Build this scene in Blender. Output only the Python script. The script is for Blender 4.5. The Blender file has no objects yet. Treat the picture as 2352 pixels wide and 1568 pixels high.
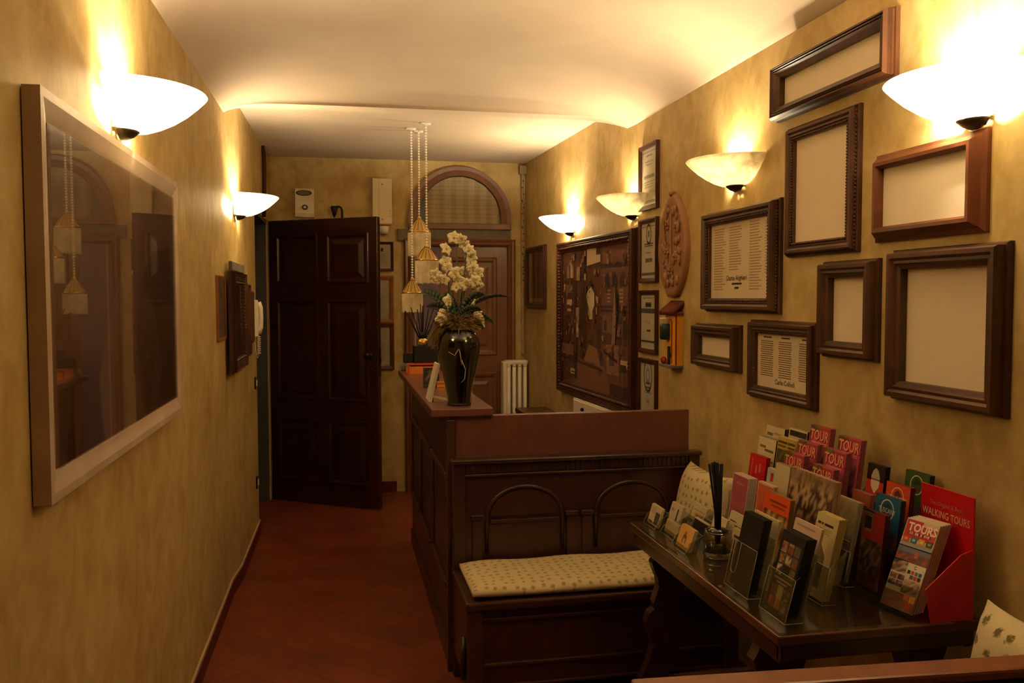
import bpy, math, random
from mathutils import Vector, Matrix, Euler
R = random.Random(7)
PI = math.pi
C = bpy.context.scene.collection

# ------------------------------------------------------------------ colours
# lamp wattages and exposure
W_S1, W_S2, W_S3, W_S4, W_S5, W_S6, W_P = 54, 38, 84, 26, 24, 46, .2
EXPO = 0.0
def lin(h):
    if isinstance(h, (tuple, list)): return tuple(h[:3]) + (1.0,)
    o = []
    for i in (0, 2, 4):
        c = int(h[i:i+2], 16) / 255.0
        o.append(c / 12.92 if c <= .04045 else ((c + .055) / 1.055) ** 2.4)
    return (*o, 1.0)

# ------------------------------------------------------------------ materials
def new_mat(name):
    m = bpy.data.materials.new(name); m.use_nodes = True
    nt = m.node_tree; b = nt.nodes['Principled BSDF']
    return m, nt, b
def coords(nt, scale=(1, 1, 1), rot=(0, 0, 0), kind='Object'):
    tc = nt.nodes.new('ShaderNodeTexCoord'); mp = nt.nodes.new('ShaderNodeMapping')
    mp.inputs['Scale'].default_value = scale; mp.inputs['Rotation'].default_value = rot
    nt.links.new(tc.outputs[kind], mp.inputs['Vector'])
    return mp.outputs['Vector']
def noise(nt, vec, scale, detail=4, rough=.55, dist=0):
    n = nt.nodes.new('ShaderNodeTexNoise')
    n.inputs['Scale'].default_value = scale; n.inputs['Detail'].default_value = detail
    n.inputs['Roughness'].default_value = rough; n.inputs['Distortion'].default_value = dist
    nt.links.new(vec, n.inputs['Vector']); return n.outputs['Fac']
def ramp(nt, fac, stops):
    r = nt.nodes.new('ShaderNodeValToRGB'); el = r.color_ramp.elements
    while len(el) < len(stops): el.new(.5)
    for e, (p, c) in zip(el, stops): e.position = p; e.color = lin(c)
    nt.links.new(fac, r.inputs['Fac']); return r.outputs['Color']
def mix(nt, fac, a, b, mode='MIX'):
    m = nt.nodes.new('ShaderNodeMix'); m.data_type = 'RGBA'; m.blend_type = mode
    for sock, v in ((m.inputs[0], fac), (m.inputs[6], a), (m.inputs[7], b)):
        if hasattr(v, 'links') or isinstance(v, bpy.types.NodeSocket): nt.links.new(v, sock)
        else: sock.default_value = v
    return m.outputs[2]
def bump(nt, b, h, strength=.2, dist=.01):
    n = nt.nodes.new('ShaderNodeBump'); n.inputs['Strength'].default_value = strength
    n.inputs['Distance'].default_value = dist
    nt.links.new(h, n.inputs['Height']); nt.links.new(n.outputs['Normal'], b.inputs['Normal'])
def plain(name, col, rough=.5, metal=0, spec=.5, var=.12, coat=0):
    m, nt, b = new_mat(name)
    v = coords(nt); n = noise(nt, v, 14, 3)
    c = lin(col)
    lo = tuple(x * (1 - var) for x in c[:3]); hi = tuple(min(1, x * (1 + var)) for x in c[:3])
    nt.links.new(ramp(nt, n, [(.3, lo), (.7, hi)]), b.inputs['Base Color'])
    b.inputs['Roughness'].default_value = rough; b.inputs['Metallic'].default_value = metal
    b.inputs['Specular IOR Level'].default_value = spec
    b.inputs['Coat Weight'].default_value = coat; b.inputs['Coat Roughness'].default_value = .12
    return m
def wood(name, dark, light, rough=.4, scale=1.0, grain=(5, 5, 60), coat=.15, spec=.5):
    m, nt, b = new_mat(name)
    v = coords(nt, tuple(g * scale for g in grain))
    n = noise(nt, v, 1.0, 6, .62, .6)
    n2 = noise(nt, coords(nt, (3, 3, 3)), 1.6, 3)
    c1 = ramp(nt, n, [(.28, dark), (.72, light)])
    c = mix(nt, .35, c1, ramp(nt, n2, [(.3, dark), (.75, light)]))
    nt.links.new(c, b.inputs['Base Color'])
    b.inputs['Roughness'].default_value = rough; b.inputs['Coat Weight'].default_value = coat
    b.inputs['Coat Roughness'].default_value = .2; b.inputs['Specular IOR Level'].default_value = spec
    bump(nt, b, n, .12, .002)
    return m
def stucco():
    m, nt, b = new_mat('ochre_stucco')
    v = coords(nt, (1, 1, .8), (.5, .3, .4))
    a = noise(nt, v, 3.0, 5, .6, .35); c = noise(nt, coords(nt, (1, 1, .8), (.2, .6, .1)), 8.5, 6, .65, .5)
    c1 = ramp(nt, a, [(.30, 'A98E50'), (.5, 'BFA466'), (.68, 'CDB67C')])
    c2 = ramp(nt, c, [(.36, '96783C'), (.64, 'D8C28C')])
    nt.links.new(mix(nt, .38, c1, c2), b.inputs['Base Color'])
    b.inputs['Roughness'].default_value = .55; b.inputs['Specular IOR Level'].default_value = .3
    bump(nt, b, c, .10, .004)
    return m
def plaster():
    m, nt, b = new_mat('ceiling_plaster')
    n = noise(nt, coords(nt), 2.5, 4)
    nt.links.new(ramp(nt, n, [(.3, 'C4B096'), (.7, 'CEBCA2')]), b.inputs['Base Color'])
    b.inputs['Roughness'].default_value = .9; b.inputs['Specular IOR Level'].default_value = .1
    return m
def terracotta():
    m, nt, b = new_mat('terracotta_tiles')
    v = coords(nt, (1, 1, 1), (0, 0, PI / 4))
    t = nt.nodes.new('ShaderNodeTexBrick'); t.offset = .5
    t.inputs['Color1'].default_value = lin('7A3620'); t.inputs['Color2'].default_value = lin('662A18')
    t.inputs['Mortar'].default_value = lin('4A2416'); t.inputs['Scale'].default_value = 1.0
    t.inputs['Brick Width'].default_value = .30; t.inputs['Row Height'].default_value = .15
    t.inputs['Mortar Size'].default_value = .004; t.inputs['Bias'].default_value = 0
    nt.links.new(v, t.inputs['Vector'])
    n = noise(nt, coords(nt), 5, 5)
    c = mix(nt, .4, t.outputs['Color'], ramp(nt, n, [(.3, '522113'), (.7, '824024')]))
    nt.links.new(c, b.inputs['Base Color']); b.inputs['Roughness'].default_value = .42
    b.inputs['Specular IOR Level'].default_value = .35
    bump(nt, b, t.outputs['Fac'], -.15, .003)
    return m
def printed(name='printed_ink', rough=.42, spec=.4):
    m, nt, b = new_mat(name)
    a = nt.nodes.new('ShaderNodeVertexColor'); a.layer_name = 'Col'
    n = noise(nt, coords(nt), 160, 2)
    g = mix(nt, 1.0, a.outputs['Color'], ramp(nt, n, [(.2, (.82, .82, .82)), (.8, (1, 1, 1))]), 'MULTIPLY')
    nt.links.new(g, b.inputs['Base Color']); b.inputs['Roughness'].default_value = rough
    b.inputs['Specular IOR Level'].default_value = spec
    return m
def clear(name, tint='FFFFFF', ior=1.45, rough=.02, add=0.0):
    m = bpy.data.materials.new(name); m.use_nodes = True; nt = m.node_tree
    nt.nodes.remove(nt.nodes['Principled BSDF']); out = nt.nodes['Material Output']
    tr = nt.nodes.new('ShaderNodeBsdfTransparent'); tr.inputs['Color'].default_value = lin(tint)
    gl = nt.nodes.new('ShaderNodeBsdfGlossy'); gl.inputs['Roughness'].default_value = rough
    mx = nt.nodes.new('ShaderNodeMixShader')
    lw = nt.nodes.new('ShaderNodeLayerWeight'); lw.inputs['Blend'].default_value = .5   # Schlick reflectance, same from both faces
    pw = nt.nodes.new('ShaderNodeMath'); pw.operation = 'POWER'; pw.inputs[1].default_value = 5
    nt.links.new(lw.outputs['Facing'], pw.inputs[0])
    ma = nt.nodes.new('ShaderNodeMath'); ma.operation = 'MULTIPLY_ADD'
    f0 = ((ior - 1) / (ior + 1)) ** 2 + add
    ma.inputs[1].default_value = 1 - f0; ma.inputs[2].default_value = f0
    nt.links.new(pw.outputs[0], ma.inputs[0]); fac = ma.outputs[0]
    nt.links.new(fac, mx.inputs['Fac']); nt.links.new(tr.outputs[0], mx.inputs[1]); nt.links.new(gl.outputs[0], mx.inputs[2])
    nt.links.new(mx.outputs[0], out.inputs['Surface'])
    return m
def lampglass(name, c1, c2, trans, glow=0.0):
    m = bpy.data.materials.new(name); m.use_nodes = True; nt = m.node_tree
    nt.nodes.remove(nt.nodes['Principled BSDF']); out = nt.nodes['Material Output']
    n = noise(nt, coords(nt), 12, 5, .6, 1.5)
    col = ramp(nt, n, [(.35, c1), (.62, c2)])
    d = nt.nodes.new('ShaderNodeBsdfDiffuse'); t = nt.nodes.new('ShaderNodeBsdfTranslucent')
    nt.links.new(col, d.inputs['Color']); nt.links.new(col, t.inputs['Color'])
    mx = nt.nodes.new('ShaderNodeMixShader'); mx.inputs['Fac'].default_value = trans
    nt.links.new(d.outputs[0], mx.inputs[1]); nt.links.new(t.outputs[0], mx.inputs[2])
    g = nt.nodes.new('ShaderNodeBsdfGlossy'); g.inputs['Roughness'].default_value = .25
    m2 = nt.nodes.new('ShaderNodeMixShader'); m2.inputs['Fac'].default_value = .05
    nt.links.new(mx.outputs[0], m2.inputs[1]); nt.links.new(g.outputs[0], m2.inputs[2])
    sh = m2.outputs[0]
    if glow:   # the lit glass itself gives off light
        em = nt.nodes.new('ShaderNodeEmission'); em.inputs['Color'].default_value = (1, .84, .55, 1); em.inputs['Strength'].default_value = glow
        ad = nt.nodes.new('ShaderNodeAddShader'); nt.links.new(sh, ad.inputs[0]); nt.links.new(em.outputs[0], ad.inputs[1]); sh = ad.outputs[0]
    nt.links.new(sh, out.inputs['Surface'])
    return m
def fabric(name, base, motif, scale=20, tip=0):
    m, nt, b = new_mat(name)
    v = coords(nt, (1, 1, 1), (tip, 0, 0))
    vo = nt.nodes.new('ShaderNodeTexVoronoi'); vo.inputs['Scale'].default_value = scale; vo.voronoi_dimensions = '2D'
    vo.inputs['Randomness'].default_value = .4
    nt.links.new(v, vo.inputs['Vector'])
    n = noise(nt, v, scale * 6, 2, .5)
    add = nt.nodes.new('ShaderNodeMath'); add.operation = 'MULTIPLY_ADD'
    add.inputs[1].default_value = .45; nt.links.new(n, add.inputs[0]); nt.links.new(vo.outputs['Distance'], add.inputs[2])
    f = ramp(nt, add.outputs[0], [(.36, (1, 1, 1)), (.50, (0, 0, 0))])
    weave = ramp(nt, noise(nt, coords(nt, (1, 1, 1)), 300, 1), [(.3, tuple(x * .85 for x in lin(base)[:3])), (.7, base)])
    nt.links.new(mix(nt, f, weave, lin(motif)), b.inputs['Base Color'])
    b.inputs['Roughness'].default_value = .9; b.inputs['Specular IOR Level'].default_value = .1
    b.inputs['Sheen Weight'].default_value = .1
    return m

M = dict(
    wall=stucco(), ceil=plaster(), floor=terracotta(), print=printed(), artprint=printed('picture_print', .5, .3),
    frame=wood('walnut_frame_wood', '2E1A0E', '58361F', .42, 1, (8, 8, 8), .08, .35),
    frame2=wood('chestnut_frame_wood', '3E1E0E', '703C1E', .40, 1, (8, 8, 8), .1, .35),
    darkframe=wood('dark_frame_wood', '2A120A', '552A18', .42, 1, (9, 9, 9), .1, .35),
    oakframe=wood('orange_oak_frame_wood', '7A4416', 'A86A2C', .4, 1, (9, 9, 9), .2),
    counter=wood('mahogany_counter_wood', '552E24', '74463A', .38, 1, (30, 4, 6), .25),
    counterside=wood('dark_counter_wood', '2C140E', '4A2618', .4, 1, (6, 20, 5), .2),
    bench=wood('dark_bench_wood', '24100A', '452316', .38, 1, (16, 6, 5), .2),
    table=wood('table_wood', '3A2012', '6A4028', .3, 1, (6, 16, 5), .1),
    ledge=wood('bench_rail_wood', '6A3618', '8C4E28', .4, 1, (20, 5, 5), .2),
    entry=wood('entrance_door_wood', '170806', '3A100C', .33, 1, (9, 9, 2.2), .35),
    backdoor=wood('back_door_wood', '5A3620', '80543A', .42, 1, (9, 9, 2), .2),
    carved=wood('carved_shield_wood', '86583A', 'A67C56', .55, 1, (6, 6, 3), .03),
    greywood=wood('greywashed_frame', 'A8917C', 'CDB9A4', .45, 1, (4, 4, 4), .1),
    paper=plain('cream_paper', 'E0D0B4', .8, 0, .1, .02), white=plain('white_enamel', 'E6DCC8', .35, 0, .5, .03),
    plastic=plain('white_plastic', 'E8DCC6', .4, 0, .5, .03), ivory=plain('ivory_plastic', 'E4D3AE', .45, 0, .4, .03),
    iron=plain('dark_bronze', '2E2418', .4, .7, .5, .1), chrome=plain('brushed_steel', 'B8AFA4', .25, 1, .5, .03),
    black=plain('black_lacquer', '0C0A0A', .08, 0, .6, .05, .6), matblack=plain('black_card', '14110F', .5, 0, .35, .1),
    reed=plain('black_reed', '0E0B0A', .7, 0, .2, .1), grey=plain('grey_painted_jamb', '4A4844', .55, 0, .3, .06),
    greystone=plain('grey_stone_lintel', '6E675A', .8, 0, .2, .12), redbase=plain('red_skirting_tile', '5A2016', .45, 0, .4, .15),
    skirt=plain('plaster_skirting_line', 'B59A78', .7, 0, .2, .1), lilac=plain('lilac_panel', '6E5A6A', .5, 0, .3, .08),
    goldsilk=plain('gold_silk', 'BE9A50', .5, 0, .3, .15), fringe=plain('silk_fringe', 'D2C4A4', .8, 0, .2, .25),
    bead=plain('pearl_bead', 'F0E8D4', .3, 0, .5, .1), petal=plain('white_orchid_petal', 'E9E0B8', .6, 0, .3, .06),
    lip=plain('yellow_orchid_lip', 'C9A03A', .6, 0, .3, .15), leaf=plain('dark_orchid_leaf', '2E3E26', .4, 0, .5, .25),
    stem=plain('green_stem', '55602E', .6, 0, .3, .15), moss=plain('dry_moss', '8A6C40', .95, 0, .05, .4),
    root=plain('pale_root', 'B5A78C', .8, 0, .2, .15),
    orangewood=plain('orange_wood_box', 'F08A38', .35, 0, .5, .12), redwood=plain('red_painted_edge', 'B8482C', .4, 0, .4, .1),
    edge=plain('acrylic_edge_glint', 'A8A494', .15, 0, .6, .05),  # pale colour stands in for light caught along acrylic edges
    acrylic=clear('clear_acrylic', 'F2F4EE', 1.49, .06, .045), glass=clear('picture_glass', 'FFFFFF', 1.5, .01),
    tableglass=clear('table_glass', 'EEF2E8', 1.52, .02, .09), bottleglass=clear('bottle_glass', 'F0EEE4', 1.45, .02, .05),
    liquid=plain('dark_perfume', '0A0607', .1, 0, .5, .1),
    opal=lampglass('opal_glass', 'FFF4D4', 'FFF8E4', .72, 3.6), alabaster=lampglass('alabaster_glass', 'C4B894', 'F4ECD6', .45),
    cushion=fabric('sprigged_cream_fabric', 'CBB98E', '94895E', 27), pillow=fabric('flowered_cream_fabric', 'D2C198', '6E6238', 19, PI / 2), pillowfar=fabric('small_sprig_fabric', 'CBB98E', '8C8156', 27, PI / 2),
    darkpane=plain('dark_window_pane', '1E1C16', .12, 0, .6, .1), curtain=plain('checked_curtain', '8A7A5E', .9, 0, .1, .1),
    yellow=plain('yellow_plaster', 'E0A226', .6, 0, .3, .1), green=plain('dark_green_paint', '12261E', .35, 0, .5, .2),
    rooftile=plain('red_roof_tiles', '6A3A28', .8, 0, .1, .3), redstripe=plain('red_trim_paint', '8E2418', .5, 0, .3, .1),
    redcard=plain('glossy_red_card', 'C2141E', .35, 0, .5, .04), pipe=plain('beige_pipe_paint', 'A08A66', .7, 0, .2, .15),
    browntube=plain('brown_tube', '3A1E10', .5, 0, .3, .1), gold=plain('gold_metal', 'C8A050', .25, .9, .5, .05),
)

# ------------------------------------------------------------------ mesh builder
class MB:
    def __init__(s): s.v, s.f, s.m, s.c, s.s = [], [], [], [], []
    def face(s, pts, col=None, mi=0, sm=False):
        b = len(s.v); s.v += [tuple(p) for p in pts]
        s.f.append(tuple(range(b, b + len(pts)))); s.m.append(mi); s.c.append(col); s.s.append(sm)
    def raw(s, vs, fs, col=None, mi=0, sm=False):
        b = len(s.v); s.v += [tuple(p) for p in vs]
        for f in fs:
            s.f.append(tuple(i + b for i in f)); s.m.append(mi); s.c.append(col); s.s.append(sm)
    def box(s, x0, x1, y0, y1, z0, z1, col=None, mi=0):
        v = [(x, y, z) for z in (z0, z1) for y in (y0, y1) for x in (x0, x1)]
        s.raw(v, [(0, 2, 3, 1), (4, 5, 7, 6), (0, 1, 5, 4), (2, 6, 7, 3), (0, 4, 6, 2), (1, 3, 7, 5)], col, mi)
        return s
    def prism(s, poly, a0, a1, axis='y', col=None, mi=0):
        # poly: (p,q) points; axis is the extrusion direction
        def P(p, q, a):
            return {'y': (p, a, q), 'x': (a, p, q), 'z': (p, q, a)}[axis]
        n = len(poly)
        v = [P(p, q, a0) for p, q in poly] + [P(p, q, a1) for p, q in poly]
        f = [tuple(range(n)), tuple(range(2 * n - 1, n - 1, -1))] + [(i, (i + 1) % n, n + (i + 1) % n, n + i) for i in range(n)]
        s.raw(v, f, col, mi); return s
    def lathe(s, prof, cx=0, cy=0, cz=0, seg=32, a0=0, a1=2 * PI, col=None, mi=0, sm=True, sx=1, sy=1):
        full = abs(a1 - a0 - 2 * PI) < 1e-6
        k = seg if full else seg + 1
        v = []
        for r, z in prof:
            for i in range(k):
                a = a0 + (a1 - a0) * i / seg
                v.append((cx + r * math.cos(a) * sx, cy + r * math.sin(a) * sy, cz + z))
        f = []
        for j in range(len(prof) - 1):
            for i in range(seg):
                i2 = (i + 1) % k
                f.append((j * k + i, j * k + i2, (j + 1) * k + i2, (j + 1) * k + i))
        s.raw(v, f, col, mi, sm); return s
    def tube(s, path, r, seg=8, col=None, mi=0, sm=True, cap=True):
        path = [Vector(p) for p in path]; n = len(path)
        rr = r if isinstance(r, (list, tuple)) else [r] * n
        v = []; prev = None
        for i, p in enumerate(path):
            d = (path[min(i + 1, n - 1)] - path[max(i - 1, 0)]).normalized()
            if prev is None:
                u = d.orthogonal().normalized()
            else:
                u = (prev - d * prev.dot(d)).normalized()
            prev = u; w = d.cross(u)
            for k in range(seg):
                a = 2 * PI * k / seg
                v.append(p + (u * math.cos(a) + w * math.sin(a)) * rr[i])
        f = [(i * seg + k, i * seg + (k + 1) % seg, (i + 1) * seg + (k + 1) % seg, (i + 1) * seg + k) for i in range(n - 1) for k in range(seg)]
        if cap: f += [tuple(range(seg - 1, -1, -1)), tuple((n - 1) * seg + k for k in range(seg))]
        s.raw(v, f, col, mi, sm); return s
    def ball(s, x, y, z, r, col=None, mi=0, seg=8, rings=5, sx=1, sy=1, sz=1):
        prof = [(r * math.sin(PI * i / rings), -r * math.cos(PI * i / rings) * sz) for i in range(rings + 1)]
        return s.lathe(prof, x, y, z, seg, 0, 2 * PI, col, mi, True, sx, sy)
    def build(s, name, mats, parent=None, off=(0, 0, 0), bevel=0, seg=2, sub=0):
        me = bpy.data.meshes.new(name)
        me.from_pydata([(a - off[0], b - off[1], c - off[2]) for a, b, c in s.v], [], s.f)
        for m in (mats if isinstance(mats, (list, tuple)) else [mats]): me.materials.append(m)
        me.polygons.foreach_set('material_index', s.m)
        me.polygons.foreach_set('use_smooth', s.s)
        if any(c is not None for c in s.c):
            at = me.color_attributes.new('Col', 'FLOAT_COLOR', 'CORNER'); buf = []
            for f, c in zip(s.f, s.c):
                if isinstance(c, list):
                    for k in c: buf += list(lin(k))
                else: buf += list(lin(c) if c is not None else (.5, .5, .5, 1)) * len(f)
            at.data.foreach_set('color', buf)
        me.validate(); me.update()
        o = bpy.data.objects.new(name, me); C.objects.link(o)
        if parent is not None: o.parent = parent
        if sub:
            d = o.modifiers.new('sub', 'SUBSURF'); d.levels = d.render_levels = sub
        if bevel:
            d = o.modifiers.new('bev', 'BEVEL'); d.width = bevel; d.segments = seg; d.limit_method = 'ANGLE'; d.angle_limit = .6
        return o
def tag(o, label, cat, group=None, kind=None):
    o['label'] = label; o['category'] = cat
    if group: o['group'] = group
    if kind: o['kind'] = kind
    return o
def thing(name, label, cat, loc=(0, 0, 0), rotz=0, group=None, lean=0, kind=None):
    o = bpy.data.objects.new(name, None); C.objects.link(o); o.empty_display_size = .05
    o.location = loc; o.rotation_euler = (-lean, 0, rotz)
    return tag(o, label, cat, group, kind)
def solo(o, label, cat, group=None, kind=None): return tag(o, label, cat, group, kind)
def dup(root, loc=None, label=None, group=None):
    r = root.copy(); C.objects.link(r)
    if loc is not None: r.location = loc
    if label: r['label'] = label
    if group: r['group'] = group
    for ch in list(root.children):
        c = ch.copy(); C.objects.link(c); c.parent = r
        for g in ch.children:
            d = g.copy(); C.objects.link(d); d.parent = c
    return r
_T = {}
def text2d(s, size, align='CENTER', shear=0, bold=0.0):
    k = (s, size, align, shear, bold)
    if k not in _T:
        cu = bpy.data.curves.new('lettering', 'FONT'); cu.body = s; cu.size = size; cu.align_x = align; cu.shear = shear
        cu.resolution_u = 2; cu.offset = bold
        o = bpy.data.objects.new('lettering', cu); C.objects.link(o)
        bpy.context.view_layer.update()
        me = bpy.data.meshes.new_from_object(o.evaluated_get(bpy.context.evaluated_depsgraph_get()))
        _T[k] = ([v.co.copy() for v in me.vertices], [tuple(p.vertices) for p in me.polygons])
        bpy.data.objects.remove(o); bpy.data.curves.remove(cu); bpy.data.meshes.remove(me)
    return _T[k]
def put_text(mb, s, x, z, size, col, y, align='CENTER', shear=0, sx=1.0, mi=0, bold=0.0):
    v, f = text2d(s, size, align, shear, bold)
    mb.raw([(x + p.x * sx, y, z + p.y) for p in v], f, col, mi)
def lines(mb, x0, x1, z0, z1, n, y, col, th=.35, jit=.3, mi=0, center=False, seed=1):
    r = random.Random(seed); h = (z1 - z0) / n
    for i in range(n):
        z = z1 - h * (i + .5); w = (x1 - x0) * (1 - r.random() * jit)
        a = x0 + ((x1 - x0) - w) / 2 if center else x0
        mb.face([(a, y, z - h * th / 2), (a + w, y, z - h * th / 2), (a + w, y, z + h * th / 2), (a, y, z + h * th / 2)], col, mi)
def rect(mb, x0, x1, z0, z1, y, col, mi=0):
    mb.face([(x0, y, z0), (x1, y, z0), (x1, y, z1), (x0, y, z1)], col, mi)
def mosaic(mb, x0, x1, z0, z1, y, pal, nx, nz, seed=1, mi=0):
    r = random.Random(seed)
    xs = [x0 + (x1 - x0) * i / nx for i in range(nx + 1)]; zs = [z0 + (z1 - z0) * i / nz for i in range(nz + 1)]
    pts = [[(xs[i] + ((x1 - x0) / nx * .45 * (r.random() - .5) if 0 < i < nx else 0), y, zs[j] + ((z1 - z0) / nz * .45 * (r.random() - .5) if 0 < j < nz else 0)) for j in range(nz + 1)] for i in range(nx + 1)]
    def ink(j):
        row = pal[min(len(pal) - 1, int(j / (nz + 1) * len(pal)))]
        return r.choice(row) if isinstance(row, (list, tuple)) else r.choice(pal)
    cc = [[ink(j) for j in range(nz + 1)] for i in range(nx + 1)]
    for i in range(nx):
        for j in range(nz):
            mb.face([pts[i][j], pts[i + 1][j], pts[i + 1][j + 1], pts[i][j + 1]], [cc[i][j], cc[i + 1][j], cc[i + 1][j + 1], cc[i][j + 1]], mi)
def poly(mb, pts, y, col, mi=0): mb.face([(a, y, b) for a, b in pts], col, mi)
# ------------------------------------------------------------------ camera
def camera():
    y, p, r = math.radians(11.2), math.radians(-2.85), math.radians(-.103)
    fw = Vector((math.sin(y) * math.cos(p), math.cos(y) * math.cos(p), math.sin(p)))
    rt = Vector((math.cos(y), -math.sin(y), 0)); up = rt.cross(fw)
    rt2 = rt * math.cos(r) + up * math.sin(r); up2 = up * math.cos(r) - rt * math.sin(r)
    cd = bpy.data.cameras.new('camera'); cd.sensor_width = 36; cd.lens = 2000 / 2352 * 36; cd.clip_start = .05
    o = bpy.data.objects.new('camera', cd); C.objects.link(o)
    m = Matrix((rt2, up2, -fw)).transposed().to_4x4(); m.translation = (0, 0, 1.6)
    o.matrix_world = m; bpy.context.scene.camera = o
camera()

# ------------------------------------------------------------------ the room
def struct(name, mb, mats, label, cat, bevel=0):
    return tag(mb.build(name, mats, None, (0, 0, 0), bevel), label, cat, None, 'structure')
RZR, RZL = -PI / 2, PI / 2
TILT = math.atan(.11 / 2.45)
def xr(y): return 1.65 if y <= 4.75 else 1.65 - (y - 4.75) * .0449
LP = [(-.612, -1.2), (-.590, 4.85), (-.568, 5.10), (-.556, 6.13), (-.545, 7.13), (-.543, 7.3)]
def xl(y):
    for (a, b), (c, d) in zip(LP, LP[1:]):
        if b <= y <= d: return a + (c - a) * (y - b) / (d - b)
    return LP[-1][0]
mb = MB(); mb.box(-.95, 1.9, -1.3, 7.35, -.08, 0)
struct('floor', mb, M['floor'], 'dark red terracotta tile floor along the corridor', 'floor')
mb = MB()
mb.prism([(-.82, -1.2)] + LP[:4] + [(-.82, 6.13)], 0, 2.85, 'z')
mb.prism([LP[3], LP[4], (-.82, 7.13), (-.82, 6.13)], 2.205, 2.85, 'z')
mb.prism([LP[4], LP[5], (-.82, 7.3), (-.82, 7.13)], 0, 2.85, 'z')
struct('wall_left', mb, M['wall'], 'mottled ochre stucco wall on the corridor side', 'wall')
mb = MB(); mb.prism([(1.65, -1.2), (1.85, -1.2), (1.85, 7.3), (1.5355, 7.3), (1.65, 4.75)], 0, 2.85, 'z')
struct('wall_right', mb, M['wall'], 'mottled ochre stucco wall covered with wooden frames', 'wall')
mb = MB(); mb.box(-.82, 1.85, 7.2, 7.36, 0, 2.85)
struct('wall_back', mb, M['wall'], 'ochre stucco end wall with the arched doorway', 'wall')
mb = MB(); mb.box(-.9, 1.9, -1.34, -1.2, 0, 2.85)
struct('wall_front', mb, M['wall'], 'ochre stucco wall closing the room behind the viewer', 'wall')
mb = MB(); mb.box(-1.0, -.9, 6.0, 7.3, 0, 2.4)
struct('wall_hall', mb, M['grey'], 'dark grey wall seen through the open entrance', 'wall')
# ceiling: shallow vault in front, short slope up, flat at the back
def zc(x, y):
    t = min(1, abs((x - .525) / 1.13)); v = 2.57 + .07 * (1 - t ** 14)
    if y <= 4.86:   # the vault bends down towards its rounded far end
        k = min(1, max(0, (y - 4.0) / .86)); return v + .12 * math.sqrt(max(0, 1 - k ** 2.2)) * (1 - t ** 3.5)
    if y < 5.42:
        k = (y - 4.86) / .56; return v + (2.725 - v) * k
    return 2.725
mb = MB(); ys = [-1.3, 0, 1.5, 3, 4, 4.15, 4.3, 4.45, 4.58, 4.68, 4.76, 4.81, 4.84, 4.855, 4.86, 5.0, 5.14, 5.28, 5.42, 6.2, 7.3]
xs = [-.66, -.62, -.60, -.58, -.56, -.53, -.49, -.44, -.38, -.3, -.15, .1, .525, .95, 1.2, 1.35, 1.43, 1.49, 1.54, 1.58, 1.61, 1.63, 1.65, 1.67, 1.72]
vs = [(x, y, zc(x, y)) for y in ys for x in xs]; n = len(xs)
fs = [(j * n + i, (j + 1) * n + i, (j + 1) * n + i + 1, j * n + i + 1) for j in range(len(ys) - 1) for i in range(n - 1)]
for f in fs:
    a = min(f) // n
    mb.raw([vs[k] for k in f], [(0, 1, 2, 3)], None, 0, False)
o = struct('ceiling', mb, M['ceil'], 'cream plaster ceiling with a shallow vault dropping before the far end', 'ceiling')
import bmesh
bm = bmesh.new(); bm.from_mesh(o.data); bmesh.ops.remove_doubles(bm, verts=bm.verts, dist=1e-5)
for f in bm.faces: f.smooth = True
for e in bm.edges:
    a, b = e.verts
    if abs(a.co.y - 4.86) < 1e-4 and abs(b.co.y - 4.86) < 1e-4: e.smooth = False
bm.to_mesh(o.data); bm.free()
# skirtings
mb = MB(); mb.prism([(-.6105, -1.2), (-.588, 4.85), (-.566, 5.1), (-.5545, 6.13), (-.543, 6.13), (-.5545, 5.1), (-.576, 4.85), (-.598, -1.2)], 0, .075, 'z')
mb.prism([(-.6105, -1.2), (-.588, 4.85), (-.566, 5.1), (-.5545, 6.13), (-.546, 6.13), (-.5575, 5.1), (-.579, 4.85), (-.601, -1.2)], .075, .088, 'z', None, 1)
struct('baseboard_left', mb, [M['redbase'], M['skirt']], 'dark red tile skirting with a pale plaster line on top, corridor side', 'baseboard')
mb = MB(); mb.box(-.54, .45, 7.185, 7.2, 0, .09)
struct('baseboard_back', mb, M['redbase'], 'dark red tile skirting under the certificates on the end wall', 'baseboard')
mb = MB(); mb.box(1.637, 1.65, -1.2, 4.75, 0, .08)
struct('baseboard_right', mb, M['redbase'], 'dark red tile skirting behind the table and benches', 'baseboard')

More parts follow.
